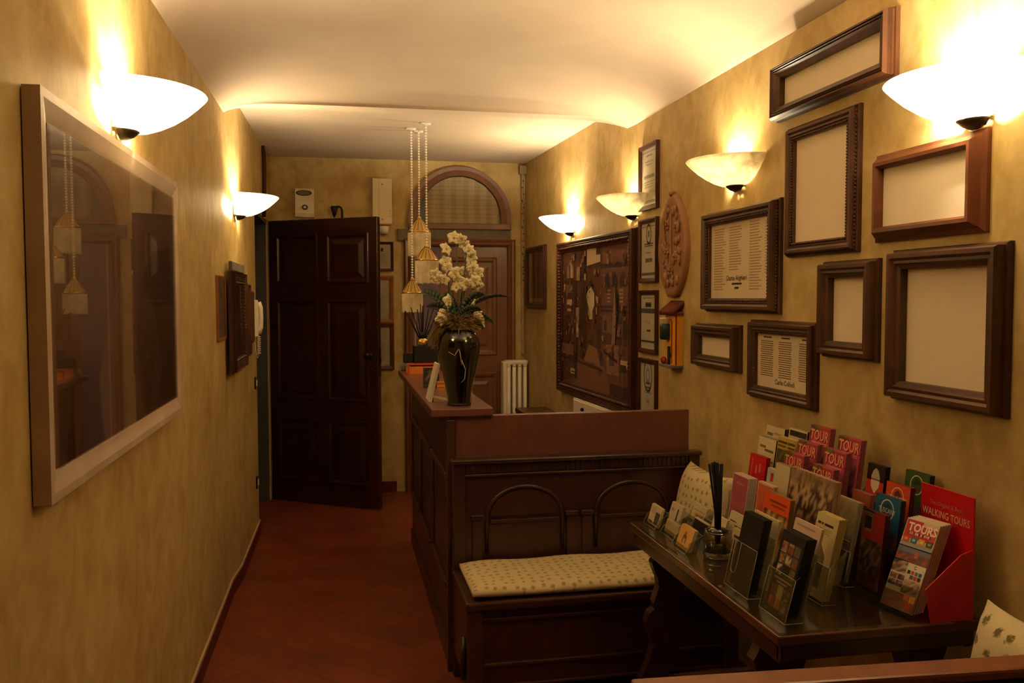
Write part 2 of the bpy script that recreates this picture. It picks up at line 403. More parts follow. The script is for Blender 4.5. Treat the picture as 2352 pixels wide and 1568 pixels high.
# ---------------- open entrance door and its jamb
mb = MB()
mb.box(-.815, -.548, 7.105, 7.13, 0, 2.205); mb.box(-.815, -.556, 6.13, 6.15, 0, 2.205); mb.box(-.815, -.554, 6.15, 7.105, 2.18, 2.205)
mb.box(-.56, -.548, 7.098, 7.13, 0, 2.205, None, 1)
struct('trim_1', mb, [M['grey'], M['skirt']], 'grey jamb lining of the entrance opening in the corridor wall', 'trim')
ang = math.atan2(6.585 - 7.14, .30 + .535)
door = thing('door_1', 'tall dark red-brown panelled entrance door standing open across the corridor end', 'door', (-.53, 7.135, .012), ang, kind='structure')
W, H = .985, 2.196
mb = MB(); mb.box(0, W, -.02, .025, 0, H); mb.build('door_leaf', M['entry'], door, bevel=.004)
cols = [(.07, .46), (.535, .915)]; rows = [(.16, .66), (.80, 1.58), (1.70, 2.08)]
for cx in cols:
    for rz in rows:
        mb = MB(); x0, x1 = cx; z0, z1 = rz
        for k, (ins, out) in enumerate([(0, .002), (.012, .016), (.024, .004), (.05, .004), (.09, .013)]):
            pass
        pr = [(0, 0), (.006, .014), (.02, .014), (.03, .002), (.045, .002), (.085, .011)]
        def ring(i): return [(x0 + i, z0 + i), (x1 - i, z0 + i), (x1 - i, z1 - i), (x0 + i, z1 - i)]
        for (i0, o0), (i1, o1) in zip(pr, pr[1:]):
            A, B = ring(i0), ring(i1)
            for k in range(4):
                a, b, c, d = A[k], A[(k + 1) % 4], B[(k + 1) % 4], B[k]
                mb.face([(a[0], -.02 - o0, a[1]), (b[0], -.02 - o0, b[1]), (c[0], -.02 - o1, c[1]), (d[0], -.02 - o1, d[1])])
        A = ring(.085); mb.face([(p[0], -.031, p[1]) for p in A])
        mb.build('door_panel', M['entry'], door)
mb = MB(); mb.lathe([(0, -.0), (.026, .0), (.026, .006), (.012, .01), (.012, .03), (.024, .04), (.024, .052), (.012, .06), (0, .06)], 0, 0, 0, 16)
kb = MB(); kb.v = [(x + .915, -.02 - z, y + 1.16) for x, y, z in mb.v]; kb.f, kb.m, kb.c, kb.s = mb.f, mb.m, mb.c, mb.s
k = kb.build('door_knob', M['iron'], door)
mb = MB(); mb.box(.915, .945, -.026, -.02, 1.03, 1.09); mb.tube([(.93, -.026, 1.06), (.93, -.034, 1.06)], .007, 8); mb.build('lock_plate', M['iron'], door)
mb = MB(); mb.tube([(.5, -.02, 1.53 - .35), (.5, -.03, 1.53 - .35)], .012, 10); mb.build('peephole', M['iron'], door)
mb = MB(); mb.box(.983, .989, -.012, .016, 1.0, 1.22); mb.box(.985, .997, -.006, .01, 1.10, 1.14); mb.build('latch_plate', M['iron'], door)

# ---------------- back doorway, arched fanlight
mb = MB(); mb.box(.47, 1.41, 7.172, 7.2, 2.072, 2.166)
tag(mb.build('trim_2', M['greystone'], None), 'grey stone lintel band between the fanlight and the back door', 'trim', None, 'structure')
wd = thing('window_1', 'arched wooden fanlight with a checked curtain above the back door', 'window', (.985, 7.2, 2.166), 0, kind='structure')
def arch(ro, ri, n=28): return [(math.cos(PI * i / n) * ro[0], .085 + math.sin(PI * i / n) * ro[1]) for i in range(n + 1)]
n = 28; A = arch((.43, .432), 0); B = arch((.345, .355), 0)
A = [(.43, 0)] + A + [(-.43, 0)]; B = [(.345, .03)] + B + [(-.345, .03)]
mb = MB()
for i in range(len(A) - 1):
    a, b, c, d = A[i], A[i + 1], B[i + 1], B[i]
    e = [(p[0] * .6 + q[0] * .4, p[1] * .6 + q[1] * .4) for p, q in ((a, d), (b, c))]
    mb.face([(a[0], -.035, a[1]), (b[0], -.035, b[1]), (e[1][0], -.03, e[1][1]), (e[0][0], -.03, e[0][1])])
    mb.face([(e[0][0], -.03, e[0][1]), (e[1][0], -.03, e[1][1]), (c[0], -.04, c[1]), (d[0], -.04, d[1])])
    mb.face([(a[0], 0, a[1]), (b[0], 0, b[1]), (b[0], -.035, b[1]), (a[0], -.035, a[1])])
    mb.face([(d[0], -.04, d[1]), (c[0], -.04, c[1]), (c[0], -.004, c[1]), (d[0], -.004, d[1])])
mb.build('window_frame', M['backdoor'], wd)
mb = MB(); mb.box(-.425, .425, -.042, 0, 0, .05); mb.build('sill_rail', M['backdoor'], wd, bevel=.006)
mb = MB(); P = [(x * .99, z) for x, z in B]; mb.face([(x, -.006, z) for x, z in P]); mb.build('pane', M['darkpane'], wd)
# curtain hanging in gentle folds inside the arch, with its woven checks
def curtain_mat():
    m, nt, b = new_mat('checked_curtain_cloth')
    w = nt.nodes.new('ShaderNodeTexWave'); w.bands_direction = 'Z'; w.inputs['Scale'].default_value = 4.2; w.inputs['Distortion'].default_value = .6
    nt.links.new(coords(nt), w.inputs['Vector'])
    w2 = nt.nodes.new('ShaderNodeTexWave'); w2.bands_direction = 'X'; w2.inputs['Scale'].default_value = 3.2; w2.inputs['Distortion'].default_value = .6
    nt.links.new(coords(nt), w2.inputs['Vector'])
    c = mix(nt, .5, ramp(nt, w.outputs['Fac'], [(.45, 'A8987A'), (.62, '7C6A50'), (.8, 'A8987A')]), ramp(nt, w2.outputs['Fac'], [(.4, 'A69474'), (.7, '847254')]))
    nt.links.new(c, b.inputs['Base Color']); b.inputs['Roughness'].default_value = .9; return m
M['curtain'] = curtain_mat()
mb = MB(); nx, nz = 60, 16
def ztop(x): return .085 + .348 * math.sqrt(max(0, 1 - (x / .338) ** 2))
for i in range(nx):
    x0 = -.27 + .6 * i / nx; x1 = -.27 + .6 * (i + 1) / nx
    f = lambda x: -.014 - .005 * math.sin(x * 70) - .003 * math.sin(x * 31)
    mb.face([(x0, f(x0), .045), (x1, f(x1), .045), (x1, f(x1), ztop(x1)), (x0, f(x0), ztop(x0))], None, 0, True)
mb.build('curtain', M['curtain'], wd)
bd = thing('door_2', 'brown panelled back door with a moulded casing behind the reception counter', 'door', (.985, 7.2, 0), 0, kind='structure')
mb = MB()
prof = [(0, 0), (0, .03), (.012, .042), (.03, .036), (.045, .046), (.062, .03), (.068, 0)]
L, Rr, T = -.462, .464, 2.09
for (i0, o0), (i1, o1) in zip(prof, prof[1:]):
    P0 = [(L + i0, 0), (L + i0, T - i0), (Rr - i0, T - i0), (Rr - i0, 0)]; P1 = [(L + i1, 0), (L + i1, T - i1), (Rr - i1, T - i1), (Rr - i1, 0)]
    for k in range(3):
        a, b, c, d = P0[k], P0[k + 1], P1[k + 1], P1[k]
        mb.face([(a[0], -o0, a[1]), (b[0], -o0, b[1]), (c[0], -o1, c[1]), (d[0], -o1, d[1])])
mb.build('door_casing', M['backdoor'], bd)
mb = MB(); mb.box(-.165, .396, -.012, 0, 0, 2.024); mb.build('door_leaf', M['backdoor'], bd)
for x0, x1, z0, z1 in ((-.10, .31, 1.12, 1.94), (-.10, .31, .2, .98)):
    mb = MB(); pr = [(0, 0), (.01, .016), (.03, .014), (.045, .003), (.075, .003), (.10, .012)]
    for (i0, o0), (i1, o1) in zip(pr, pr[1:]):
        A_ = [(x0 + i0, z0 + i0), (x1 - i0, z0 + i0), (x1 - i0, z1 - i0), (x0 + i0, z1 - i0)]; B_ = [(x0 + i1, z0 + i1), (x1 - i1, z0 + i1), (x1 - i1, z1 - i1), (x0 + i1, z1 - i1)]
        for k in range(4):
            a, b, c, d = A_[k], A_[(k + 1) % 4], B_[(k + 1) % 4], B_[k]
            mb.face([(a[0], -.012 - o0, a[1]), (b[0], -.012 - o0, b[1]), (c[0], -.012 - o1, c[1]), (d[0], -.012 - o1, d[1])])
    mb.face([(p[0], -.024, p[1]) for p in B_]); mb.build('door_panel', M['backdoor'], bd)
mb = MB(); mb.box(-.394, -.168, -.008, 0, 0, 2.02); o = mb.build('side_leaf', M['lilac'], bd); o['label'] = 'lilac painted leaf'
mb = MB(); mb.box(-.376, -.368, -.014, 0, 0, 2.02); mb.build('leaf_edge', M['skirt'], bd)

# ------------------------------------------------------------------ sconces
def sconce(label, x, y, z, rz, glass, watt):
    far = -1 if rz < 0 else 1; off = -.016 if glass is M['opal'] else -.002
    t = thing('wall_sconce', label, 'wall lamp', (x, y, z), rz, 'half-bowl wall sconces')
    out = [(.036, -.104), (.07, -.100), (.108, -.088), (.142, -.071), (.175, -.048), (.203, -.023), (.219, -.007), (.225, 0)]
    inn = [(r - .0055 if r > .05 else r, zz + .004) for r, zz in out][::-1]
    mb = MB(); mb.lathe(out + [(.2225, .003)] + inn, 0, off, 0, 40, PI, 2 * PI)
    gap = lambda z: -.024 * min(1, max(0, (-.070 - z) / .028))     # the shell leaves the wall only low down, behind the finial
    mb.v = [(x, min(y, off) + (gap(z) * max(0, 1 + y / .12) if x * far > -.012 else 0), z) for x, y, z in mb.v]; mb.build('glass_bowl', glass, t)
    mb = MB(); mb.lathe([(0, -.128), (.016, -.127), (.034, -.119), (.049, -.106), (.050, -.101), (.03, -.099)], 0, -.012, 0, 20, PI, 2 * PI)
    mb.face([(-.050, -.012, -.101), (.050, -.012, -.101), (.034, -.012, -.122), (-.034, -.012, -.122)])
    mb.build('finial', M['iron'], t)
    mb = MB(); mb.box(-.045, .045, -.012, 0, -.10, -.045); mb.box(-.008, .008, -.05, -.012, -.10, -.09); mb.box(-.014, .014, -.062, -.04, -.10, -.078)
    for u in (-.062, .059): mb.box(u, u + .003, -.062, 0, -.050, -.006)  # unseen reflector cheeks added to narrow the light streak up the wall
    mb.build('bracket_and_reflector', M['white'], t)
    ld = bpy.data.lights.new('sconce_bulb', 'POINT'); ld.energy = watt; ld.color = (1, .82, .57); ld.shadow_soft_size = .022
    lo = bpy.data.objects.new('sconce_bulb', ld); C.objects.link(lo); lo.parent = t; lo.location = (0, -.058, -.055)
    return t
sconce('glowing white half-bowl sconce above the large greywashed picture', xl(2.59), 2.59, 2.165, RZL, M['opal'], W_S1)
sconce('glowing white half-bowl sconce beside the entrance door', xl(5.10), 5.10, 2.165, RZL, M['opal'], W_S2)
sconce('blown-out white half-bowl sconce nearest the viewer above the wooden frames', 1.65, 2.02, 2.165, RZR, M['opal'], W_S3)
sconce('dim marbled alabaster half-bowl sconce left of the tall blank portrait frame', 1.65, 3.41, 2.168, RZR, M['alabaster'], W_S4)
sconce('dim marbled alabaster half-bowl sconce partly behind the topmost certificate', 1.65, 4.72, 2.165, RZR, M['alabaster'], W_S5)
sconce('glowing white half-bowl sconce farthest along the right wall above the street picture', xr(5.88), 5.88, 2.155, RZR + TILT, M['opal'], W_S6)

# ------------------------------------------------------------------ picture frames
def sweep(mb, w, h, prof, mi=0):
    def ring(i): return [(-w / 2 + i, i), (w / 2 - i, i), (w / 2 - i, h - i), (-w / 2 + i, h - i)]
    for (i0, o0), (i1, o1) in zip(prof, prof[1:]):
        A, B = ring(i0), ring(i1)
        for k in range(4):
            a, b, c, d = A[k], A[(k + 1) % 4], B[(k + 1) % 4], B[k]
            mb.face([(a[0], -o0, a[1]), (b[0], -o0, b[1]), (c[0], -o1, c[1]), (d[0], -o1, d[1])], None, mi)
def beads(w, h, ins, out, step, r):
    mb = MB()
    for ax in (0, 1):
        ln = (w if ax == 0 else h) - 2 * ins; k = max(2, int(ln / step))
        for i in range(k + 1):
            s = ins + ln * i / k
            for side in (0, 1):
                x, z = ((-w / 2 + s, ins if side == 0 else h - ins) if ax == 0 else (-w / 2 + ins if side == 0 else w / 2 - ins, s))
                mb.ball(x, -out, z, r, None, 0, 6, 4)
    return mb
def picframe(label, loc, rz, w, h, d, b, p, wood, prof='deep', bead=None, cat='picture frame', group=None, art=None, pane=False, name='picture_frame', backing=None, tilt=0):
    t = thing(name, label, cat, loc, rz, group, tilt)
    if prof == 'deep': pr = [(0, 0), (0, .012), (.004, .017), (.010, .018), (.010, d * .84), (.015, d), (b * .45, d), (b * .58, d * .82), (b * .72, d * .86), (b * .8, d * .7), (b, d * .62), (b, p)]
    elif prof == 'slope': pr = [(0, 0), (0, .012), (b * .25, d * .45), (b * .62, d), (b * .85, d), (b * .92, d * .9), (b, d * .8), (b, p)]
    elif prof == 'ridge': pr = [(0, 0), (0, .014), (.006, .016), (.006, .021), (.002, .024), (.007, .027), (.003, .031), (.008, .034), (.005, .039), (.012, d), (b * .3, d), (b * .36, d * .86), (b * .44, d * .98), (b * .52, d * .84), (b * .6, d * .94), (b * .7, d * .75), (b, d * .6), (b, p)]
    else: pr = [(0, 0), (0, d), (b * .3, d * 1.0), (b * .8, d * .8), (b, d * .7), (b, p)]
    mb = MB(); sweep(mb, w, h, pr); mb.build('frame_moulding', wood, t)
    for bd_ in ([bead] if isinstance(bead, tuple) else bead or []):
        beads(w, h, *bd_).build('carved_beading', wood, t)
    mb = MB(); x0, x1, z0, z1 = -w / 2 + b, w / 2 - b, b, h - b
    if art:
        art(mb, x0, x1, z0, z1, -p); mb.build('picture', M['artprint'], t)
    else:
        mb.box(x0, x1, -p, -p + .003 if p > .004 else 0, z0, z1); mb.build('blank_panel', M['paper'], t)
    if pane:
        mb = MB(); mb.box(x0, x1, -p - .006, -p - .004, z0, z1); mb.build('glass_pane', M['glass'], t)
    return t
def rw(yn, yf): return (yf - yn, (yn + yf) / 2)
GF = 'wooden frames on the right wall'
def fr(label, yn, yf, z0, z1, d, b, p, wood=None, **k):
    w, c = rw(yn, yf); return picframe(label, (1.65, c, z0), RZR, w, z1 - z0, d, b, p, wood or M['frame'], group=GF, **k)
fr('long low blank wooden frame, highest on the wall', 2.364, 3.085, 2.262, 2.467, .05, .05, .008, prof='ridge')
fr('tall blank portrait frame with carved inner edge below the long low one', 2.543, 2.99, 1.748, 2.221, .036, .052, .010, bead=[(.046, .026, .010, .0050), (.008, .020, .013, .0045)])
fr('blank landscape frame with broad smooth moulding under the blown-out sconce', 1.978, 2.45, 1.769, 2.036, .045, .045, .018, M['frame2'], prof='slope')
def dante(mb, x0, x1, z0, z1, y):
    rect(mb, x0, x1, z0, z1, y, 'DCC9A8'); w, h = x1 - x0, z1 - z0; ink = 'A08C6C'; e = y - .0006
    lines(mb, x0 + .06 * w, x0 + .27 * w, z0 + .10 * h, z0 + .95 * h, 24, e, ink, .4, .35, seed=3)
    lines(mb, x0 + .33 * w, x0 + .55 * w, z0 + .36 * h, z0 + .95 * h, 17, e, ink, .4, .35, seed=4)
    lines(mb, x0 + .67 * w, x0 + .87 * w, z0 + .10 * h, z0 + .98 * h, 25, e, ink, .4, .3, seed=5)
    lines(mb, x0 + .91 * w, x0 + .998 * w, z0 + .30 * h, z0 + .96 * h, 19, e, ink, .4, .1, seed=6)
    put_text(mb, 'Dante Alighieri', x0 + .46 * w, z0 + .235 * h, .031, '3A2A1C', e, bold=.0004)
    lines(mb, x0 + .38 * w, x0 + .55 * w, z0 + .17 * h, z0 + .21 * h, 1, e, '3A2A1C', .6, .05, center=True)
    lines(mb, x0 + .43 * w, x0 + .50 * w, z0 + .115 * h, z0 + .155 * h, 1, e, '3A2A1C', .7, .05, center=True)
fr('wide frame holding four columns of verse, left of the tall blank portrait frame', 3.045, 3.714, 1.538, 1.978, .05, .06, .018, art=dante, bead=[(.050, .036, .013, .0065), (.011, .022, .013, .0055)])
fr('smallest blank wooden frame, low beside the frame with three verse columns', 3.371, 3.825, 1.283, 1.485, .048, .058, .010)
def collodi(mb, x0, x1, z0, z1, y):
    rect(mb, x0, x1, z0, z1, y, 'DCC9A8'); w, h = x1 - x0, z1 - z0; ink = '7A6548'; e = y - .0006
    for k, (a, b) in enumerate(((.06, .33), (.42, .68), (.80, 1.0))):
        lines(mb, x0 + a * w, x0 + b * w, z0 + .20 * h, z0 + .88 * h, 17, e, ink, .45, .15, center=True, seed=9 + k)
        lines(mb, x0 + (a + .06) * w, x0 + (b - .04) * w, z0 + .91 * h, z0 + .96 * h, 1, e, '3A2A1C', .5, .1, center=True)
    put_text(mb, 'Carlo Collodi', x0 + .55 * w, z0 + .08 * h, .027, '3A2A1C', e, bold=.0003)
fr('square frame holding three columns of verse, lowest in the group', 2.777, 3.276, 1.199, 1.512, .036, .052, .008, art=collodi, bead=(.046, .022, .012, .0045))
fr('small blank upright frame between the verse frame and the largest frame', 2.428, 2.742, 1.398, 1.722, .046, .056, .006)
fr('largest blank upright wooden frame, nearest the viewer', 1.89, 2.355, 1.295, 1.741, .048, .058, .006)

# certificates beside the street picture
def cert(kind):
    def art(mb, x0, x1, z0, z1, y):
        rect(mb, x0, x1, z0, z1, y, 'DED4BC'); w, h = x1 - x0, z1 - z0; e = y - .0006
        X = lambda u: x0 + u * w
        Z = lambda v: z0 + v * h
        if kind == 1:
            lines(mb, X(.3), X(.7), Z(.86), Z(.9), 1, e, '8A8672', .6, 0, center=True); lines(mb, X(.2), X(.8), Z(.70), Z(.80), 2, e, '9A9682', .3, .3, center=True)
            rect(mb, X(.15), X(.85), Z(.48), Z(.54), e, '8E8C78'); lines(mb, X(.12), X(.88), Z(.30), Z(.44), 3, e, '97937E', .3, .3, center=True)
            rect(mb, X(.02), X(.98), Z(.04), Z(.09), e, '7E8468'); rect(mb, X(.02), X(.98), Z(.94), Z(.955), e, '8E8A74')
        if kind == 2:
            for i in range(24):
                a0, a1 = 2 * PI * i / 24, 2 * PI * (i + 1) / 24
                for r0, r1, c in ((.13, .17, '4A5248'), (.0, .06, '6A7064')):
                    poly(mb, [(X(.5) + math.cos(a0) * r0 * w, Z(.80) + math.sin(a0) * r0 * w * 1.5), (X(.5) + math.cos(a0) * r1 * w, Z(.80) + math.sin(a0) * r1 * w * 1.5), (X(.5) + math.cos(a1) * r1 * w, Z(.80) + math.sin(a1) * r1 * w * 1.5), (X(.5) + math.cos(a1) * r0 * w, Z(.80) + math.sin(a1) * r0 * w * 1.5)], e, c)
            lines(mb, X(.18), X(.82), Z(.57), Z(.64), 2, e, '6E6E5C', .6, .2, center=True); lines(mb, X(.35), X(.65), Z(.44), Z(.48), 1, e, '8A8672', .5, 0, center=True)
            rect(mb, X(.28), X(.74), Z(.29), Z(.36), e, '6A7060'); rect(mb, X(.03), X(.97), Z(.05), Z(.10), e, '5E6A4A'); rect(mb, X(.03), X(.97), Z(.93), Z(.945), e, '7A7662')
        if kind == 3:
            rect(mb, X(.3), X(.7), Z(.77), Z(.86), e, '3E5A34'); rect(mb, X(.36), X(.64), Z(.80), Z(.83), e, '9AA882'); rect(mb, 0 + x0, x1, Z(.66), Z(.745), e, '3C4E30')
            lines(mb, X(.05), X(.95), Z(.93), Z(.95), 1, e, '6E6A58', .6, 0); lines(mb, X(.3), X(.7), Z(.46), Z(.52), 2, e, '9A9682', .3, .3, center=True)
            rect(mb, X(.4), X(.66), Z(.32), Z(.355), e, '4A4638'); rect(mb, x0, x1, Z(.115), Z(.155), e, '4A5A3A')
        if kind == 4:
            for i in range(24):
                a0, a1 = 2 * PI * i / 24, 2 * PI * (i + 1) / 24
                for r0, r1, c in ((.24, .29, '33442C'), (.08, .13, '8E9A80')):
                    poly(mb, [(X(.5) + math.cos(a0) * r0 * w, Z(.78) + math.sin(a0) * r0 * w * 1.45), (X(.5) + math.cos(a0) * r1 * w, Z(.78) + math.sin(a0) * r1 * w * 1.45), (X(.5) + math.cos(a1) * r1 * w, Z(.78) + math.sin(a1) * r1 * w * 1.45), (X(.5) + math.cos(a1) * r0 * w, Z(.78) + math.sin(a1) * r0 * w * 1.45)], e, c)
            rect(mb, X(.36), X(.64), Z(.62), Z(.66), e, '4E5A44'); lines(mb, X(.38), X(.62), Z(.54), Z(.58), 1, e, '6A6A58', .8, 0, center=True)
            lines(mb, X(.2), X(.8), Z(.45), Z(.50), 2, e, '8A8A74', .4, .1, center=True); rect(mb, X(.4), X(.6), Z(.28), Z(.34), e, '98A090'); rect(mb, X(.38), X(.70), Z(.10), Z(.15), e, '4A4A3E')
    return art
GC = 'certificates in a column beside the street picture'
for k, (lab, z0, z1) in enumerate((('dark framed certificate, topmost of the column beside the street picture', 2.074, 2.424), ('dark framed certificate with a round seal, second of the column from the top', 1.683, 2.027),
                                    ('dark framed certificate with a green band, third of the column from the top', 1.30, 1.641), ('dark framed certificate with a laurel wreath, lowest of the column', .92, 1.269))):
    picframe(lab, (1.65, 4.487, z0), RZR, .274, z1 - z0, .022, .024, .008, M['darkframe'], 'flat', None, 'certificate', GC, cert(k + 1), True, 'certificate_frame')

# the large street picture
def street(mb, x0, x1, z0, z1, y):
    w, h = x1 - x0, z1 - z0; X = lambda u: x0 + u * w; Z = lambda v: z0 + v * h
    lay = [0]
    lift = lambda c: tuple(min(1, k * 1.75 + .006) for k in lin(c)[:3])
    def q(pts, c): lay[0] += 1; c = lift(c); poly(mb, [(X(u), Z(v)) for u, v in pts], y - .0001 * lay[0], c)
    def b(u0, u1, v0, v1, c): q([(u0, v0), (u1, v0), (u1, v1), (u0, v1)], c)
    b(0, 1, 0, 1, '4A3226')
    b(0, .36, 0, 1, '56392B'); q([(.30, 1), (.40, 1), (.40, .16), (.30, .14)], '38241C')
    b(.40, .62, .2, .9, '5A3C2C'); b(.40, .60, .86, 1, 'C8B496'); q([(.40, .88), (.37, .86), (.60, .86), (.60, .90)], '3A261E'); b(.54, .60, .95, 1, '3A261E')
    b(.62, 1, 0, 1, '6A4836'); b(.64, .98, .89, .96, '7A5642'); b(.60, 1, .85, .88, '3A261C')
    for u in (.70, .80, .90):   # three pointed windows
        q([(u - .035, .72), (u + .035, .72), (u + .035, .78), (u, .83), (u - .035, .78)], '3A2820'); q([(u - .022, .73), (u + .022, .73), (u + .022, .775), (u, .81), (u - .022, .775)], '2A1C18')
    for u in (.72, .88):
        for v in (.62, .645, .67, .695): b(u - .025, u + .025, v, v + .012, 'A08468')
    b(.60, 1, .555, .60, '3E281E'); b(.60, 1, .575, .58, '80604A')
    q([(.42, .70), (.47, .73), (.52, .68), (.52, .60), (.49, .56), (.49, .50), (.44, .50), (.44, .57), (.40, .66)], 'D2C0A4')  # bright sky in the alley arch
    q([(.38, .72), (.47, .78), (.55, .72), (.55, .45), (.52, .45), (.52, .68), (.47, .735), (.42, .705), (.40, .66), (.40, .45), (.38, .45)], '33211A')
    b(.40, .60, .30, .47, '4A3024'); q([(.36, .2), (.62, .17), (.56, .30), (.44, .32)], '8A684E')
    for u, v, s in ((.45, .40, .02), (.49, .42, .018), (.53, .38, .02)): b(u - s, u + s, v - .05, v + .05, '5E4434')
    b(.62, 1, .34, .53, '553A2C'); b(.64, .76, .42, .53, '7A5844'); b(.66, .70, .43, .50, '3C281E'); b(.82, .97, .38, .5, '3A2820'); b(.84, .90, .40, .48, '6E4E3C')
    q([(.80, .74), (.84, .66), (.82, .52), (.80, .30), (.76, .30), (.77, .5), (.79, .62)], '8E7460'); q([(.80, .75), (.86, .66), (.85, .52), (.82, .30), (.80, .30), (.82, .52)], '2A1C18')
    b(.70, .86, .14, .34, '7E5C46'); b(.73, .80, .20, .29, '4E3428'); q([(.66, .30), (.84, .24), (.84, .22), (.66, .28)], '33221A'); b(.88, .97, .20, .25, 'A89078'); b(.88, .95, .17, .22, '2A1C18')
    b(.74, 1, 0, .08, '35231C'); q([(0, 0), (.74, 0), (.74, .08), (.66, .20), (.60, .17), (.28, .21), (.22, .10), (.18, 0)], '6E4C38'); q([(.20, .20), (.64, .16), (.64, .145), (.22, .175)], '35231B')
    # left facade: arched niche, column, balcony, banners
    q([(.08, .80), (.20, .80), (.20, .88), (.14, .94), (.08, .88)], '6E5040'); q([(.11, .80), (.18, .80), (.18, .87), (.145, .92), (.11, .87)], '94765C'); b(.12, .14, .78, .9, '241814')
    b(.25, .30, .78, .88, '8A6E58'); b(.03, .30, .765, .78, '2C1C16'); b(.04, .18, .69, .75, '6A4C3C')
    b(.08, .17, .60, .64, 'B49C82'); b(.08, .17, .575, .595, '4A342A'); b(.09, .16, .55, .57, '9A8068')
    q([(.20, .77), (.24, .77), (.26, .05), (.21, .05)], '2E1E18'); q([(.06, .52), (.13, .52), (.15, .42), (.13, .30), (.05, .30)], '241814')
    q([(.16, .47), (.19, .50), (.12, .38), (.10, .38)], '7A6250'); b(.24, .29, .36, .58, '7A5E4A'); b(.25, .28, .40, .46, 'A08870')
    b(.0, .20, .22, .30, '5E4232'); b(0, .22, .19, .20, '2E1E18'); b(0, .22, .165, .175, '2E1E18'); b(.15, .22, .08, .12, '94785E'); b(.16, .24, .09, .10, '2A1A14')
    r = random.Random(21)
    for i in range(150):
        u, v = r.random() * .93, .1 + r.random() * .86; s = .006 + r.random() * .018
        b(u, u + s, v, v + s * (.6 + 2 * r.random()), r.choice(['5E4232', '3A271E', '80624C', '4A3226', '6E5040', '2E1F18', '93765E']))
wS = 1.47
cy = (4.67 + 6.14) / 2
picframe('large dark carved frame with a brown picture of a narrow old street', (xr(cy) - .004, cy, .93), RZR + TILT, wS, 1.065, .045, .075, .012, M['darkframe'], 'ridge', (.05, .034, .022, .012), 'picture', None, street, True)
def sketch(mb, x0, x1, z0, z1, y):
    w, h = x1 - x0, z1 - z0
    rect(mb, x0, x1, z0, z1, y, '7A5C3E'); mosaic(mb, x0 + .06 * w, x1 - .06 * w, z0 + .1 * h, z1 - .05 * h, y - .0006, [['5E4430', '664A34'], ['6E5038', '5A402C'], ['7A5A40', '6A4C36']], 5, 7, 5)
    rect(mb, x0 + .06 * w, x1 - .06 * w, z0 + .03 * h, z0 + .10 * h, y - .0008, '9A7C58')
picframe('brown framed dark picture near the radiator corner', (xr(6.82), 6.82, 1.515), RZR + TILT, .56, .50, .03, .045, .008, M['darkframe'], 'deep', None, 'picture', None, sketch, True)
# left wall: large picture
def dim(mb, x0, x1, z0, z1, y):
    w, h = x1 - x0, z1 - z0; X = lambda u: x0 + u * w; Z = lambda v: z0 + v * h
    rect(mb, x0, x1, z0, z1, y, '6A4C36')
    poly(mb, [(X(.18), Z(0)), (X(.30), Z(.35)), (X(.44), Z(.62)), (X(.56), Z(.30)), (X(.62), Z(0))], y - .0003, '7C5E48')
    poly(mb, [(X(.60), Z(.55)), (X(.72), Z(.70)), (X(.95), Z(.75)), (X(1), Z(.45)), (X(.84), Z(.48)), (X(.78), Z(.32)), (X(.74), Z(.48))], y - .0004, '4E3024')
    poly(mb, [(X(.05), Z(0)), (X(.10), Z(.28)), (X(.24), Z(.30)), (X(.28), Z(0))], y - .0005, '4A2C1E')
    mosaic(mb, X(.02), X(.98), Z(.02), Z(.98), y - .0001, [['5A3E2C', '624430'], ['6C4E3A', '644632'], ['70523E', '684A36']], 9, 7, 8)
picframe('large greywashed frame with a dim brown glazed picture on the corridor wall', (xl(2.585), 2.585, 1.19), RZL, 1.46, .825, .034, .062, .026, M['greywood'], 'flat', None, 'picture', None, dim, True)
def paperart(c, seed):
    def art(mb, x0, x1, z0, z1, y):
        rect(mb, x0, x1, z0, z1, y, c); w, h = x1 - x0, z1 - z0
        rect(mb, x0 + .45 * w, x0 + .58 * w, z0 + .70 * h, z0 + .85 * h, y - .0005, '3A332A')
        lines(mb, x0 + .15 * w, x1 - .15 * w, z0 + .15 * h, z0 + .62 * h, 12, y - .0005, '8A7E68', .3, .3, center=True, seed=seed)
    return art
picframe('small thin-framed grey notice on the corridor wall before the wooden frames', (xl(4.60), 4.60, 1.39), RZL, .30, .325, .012, .018, .005, M['oakframe'], 'flat', None, 'notice', None, paperart('B8A88C', 3), True, 'notice_frame')
GL = 'wooden frames on the corridor wall'
picframe('largest moulded wooden frame on the corridor wall before the intercom', (xl(5.07), 5.07, 1.205), RZL, .60, .54, .032, .07, .012, M['frame'], 'ridge', (.06, .028, .02, .006), 'picture frame', GL, paperart('7A5230', 5), True)
picframe('middle moulded wooden frame on the corridor wall before the intercom', (xl(5.485), 5.485, 1.245), RZL, .19, .45, .034, .045, .010, M['frame'], 'deep', None, 'picture frame', GL)
picframe('narrowest moulded wooden frame on the corridor wall beside the intercom', (xl(5.665), 5.665, 1.315), RZL, .14, .34, .034, .04, .010, M['frame'], 'deep', None, 'picture frame', GL)
o = MB().box(-.30, .30, -.022, -.004, 0, .05).build('carved_block', M['greystone'], None, bevel=.004)
o.location = (xl(5.07), 5.07, 1.747); o.rotation_euler = (0, 0, RZL); solo(o, 'small grey textured block on top of the largest corridor wall frame', 'ornament')
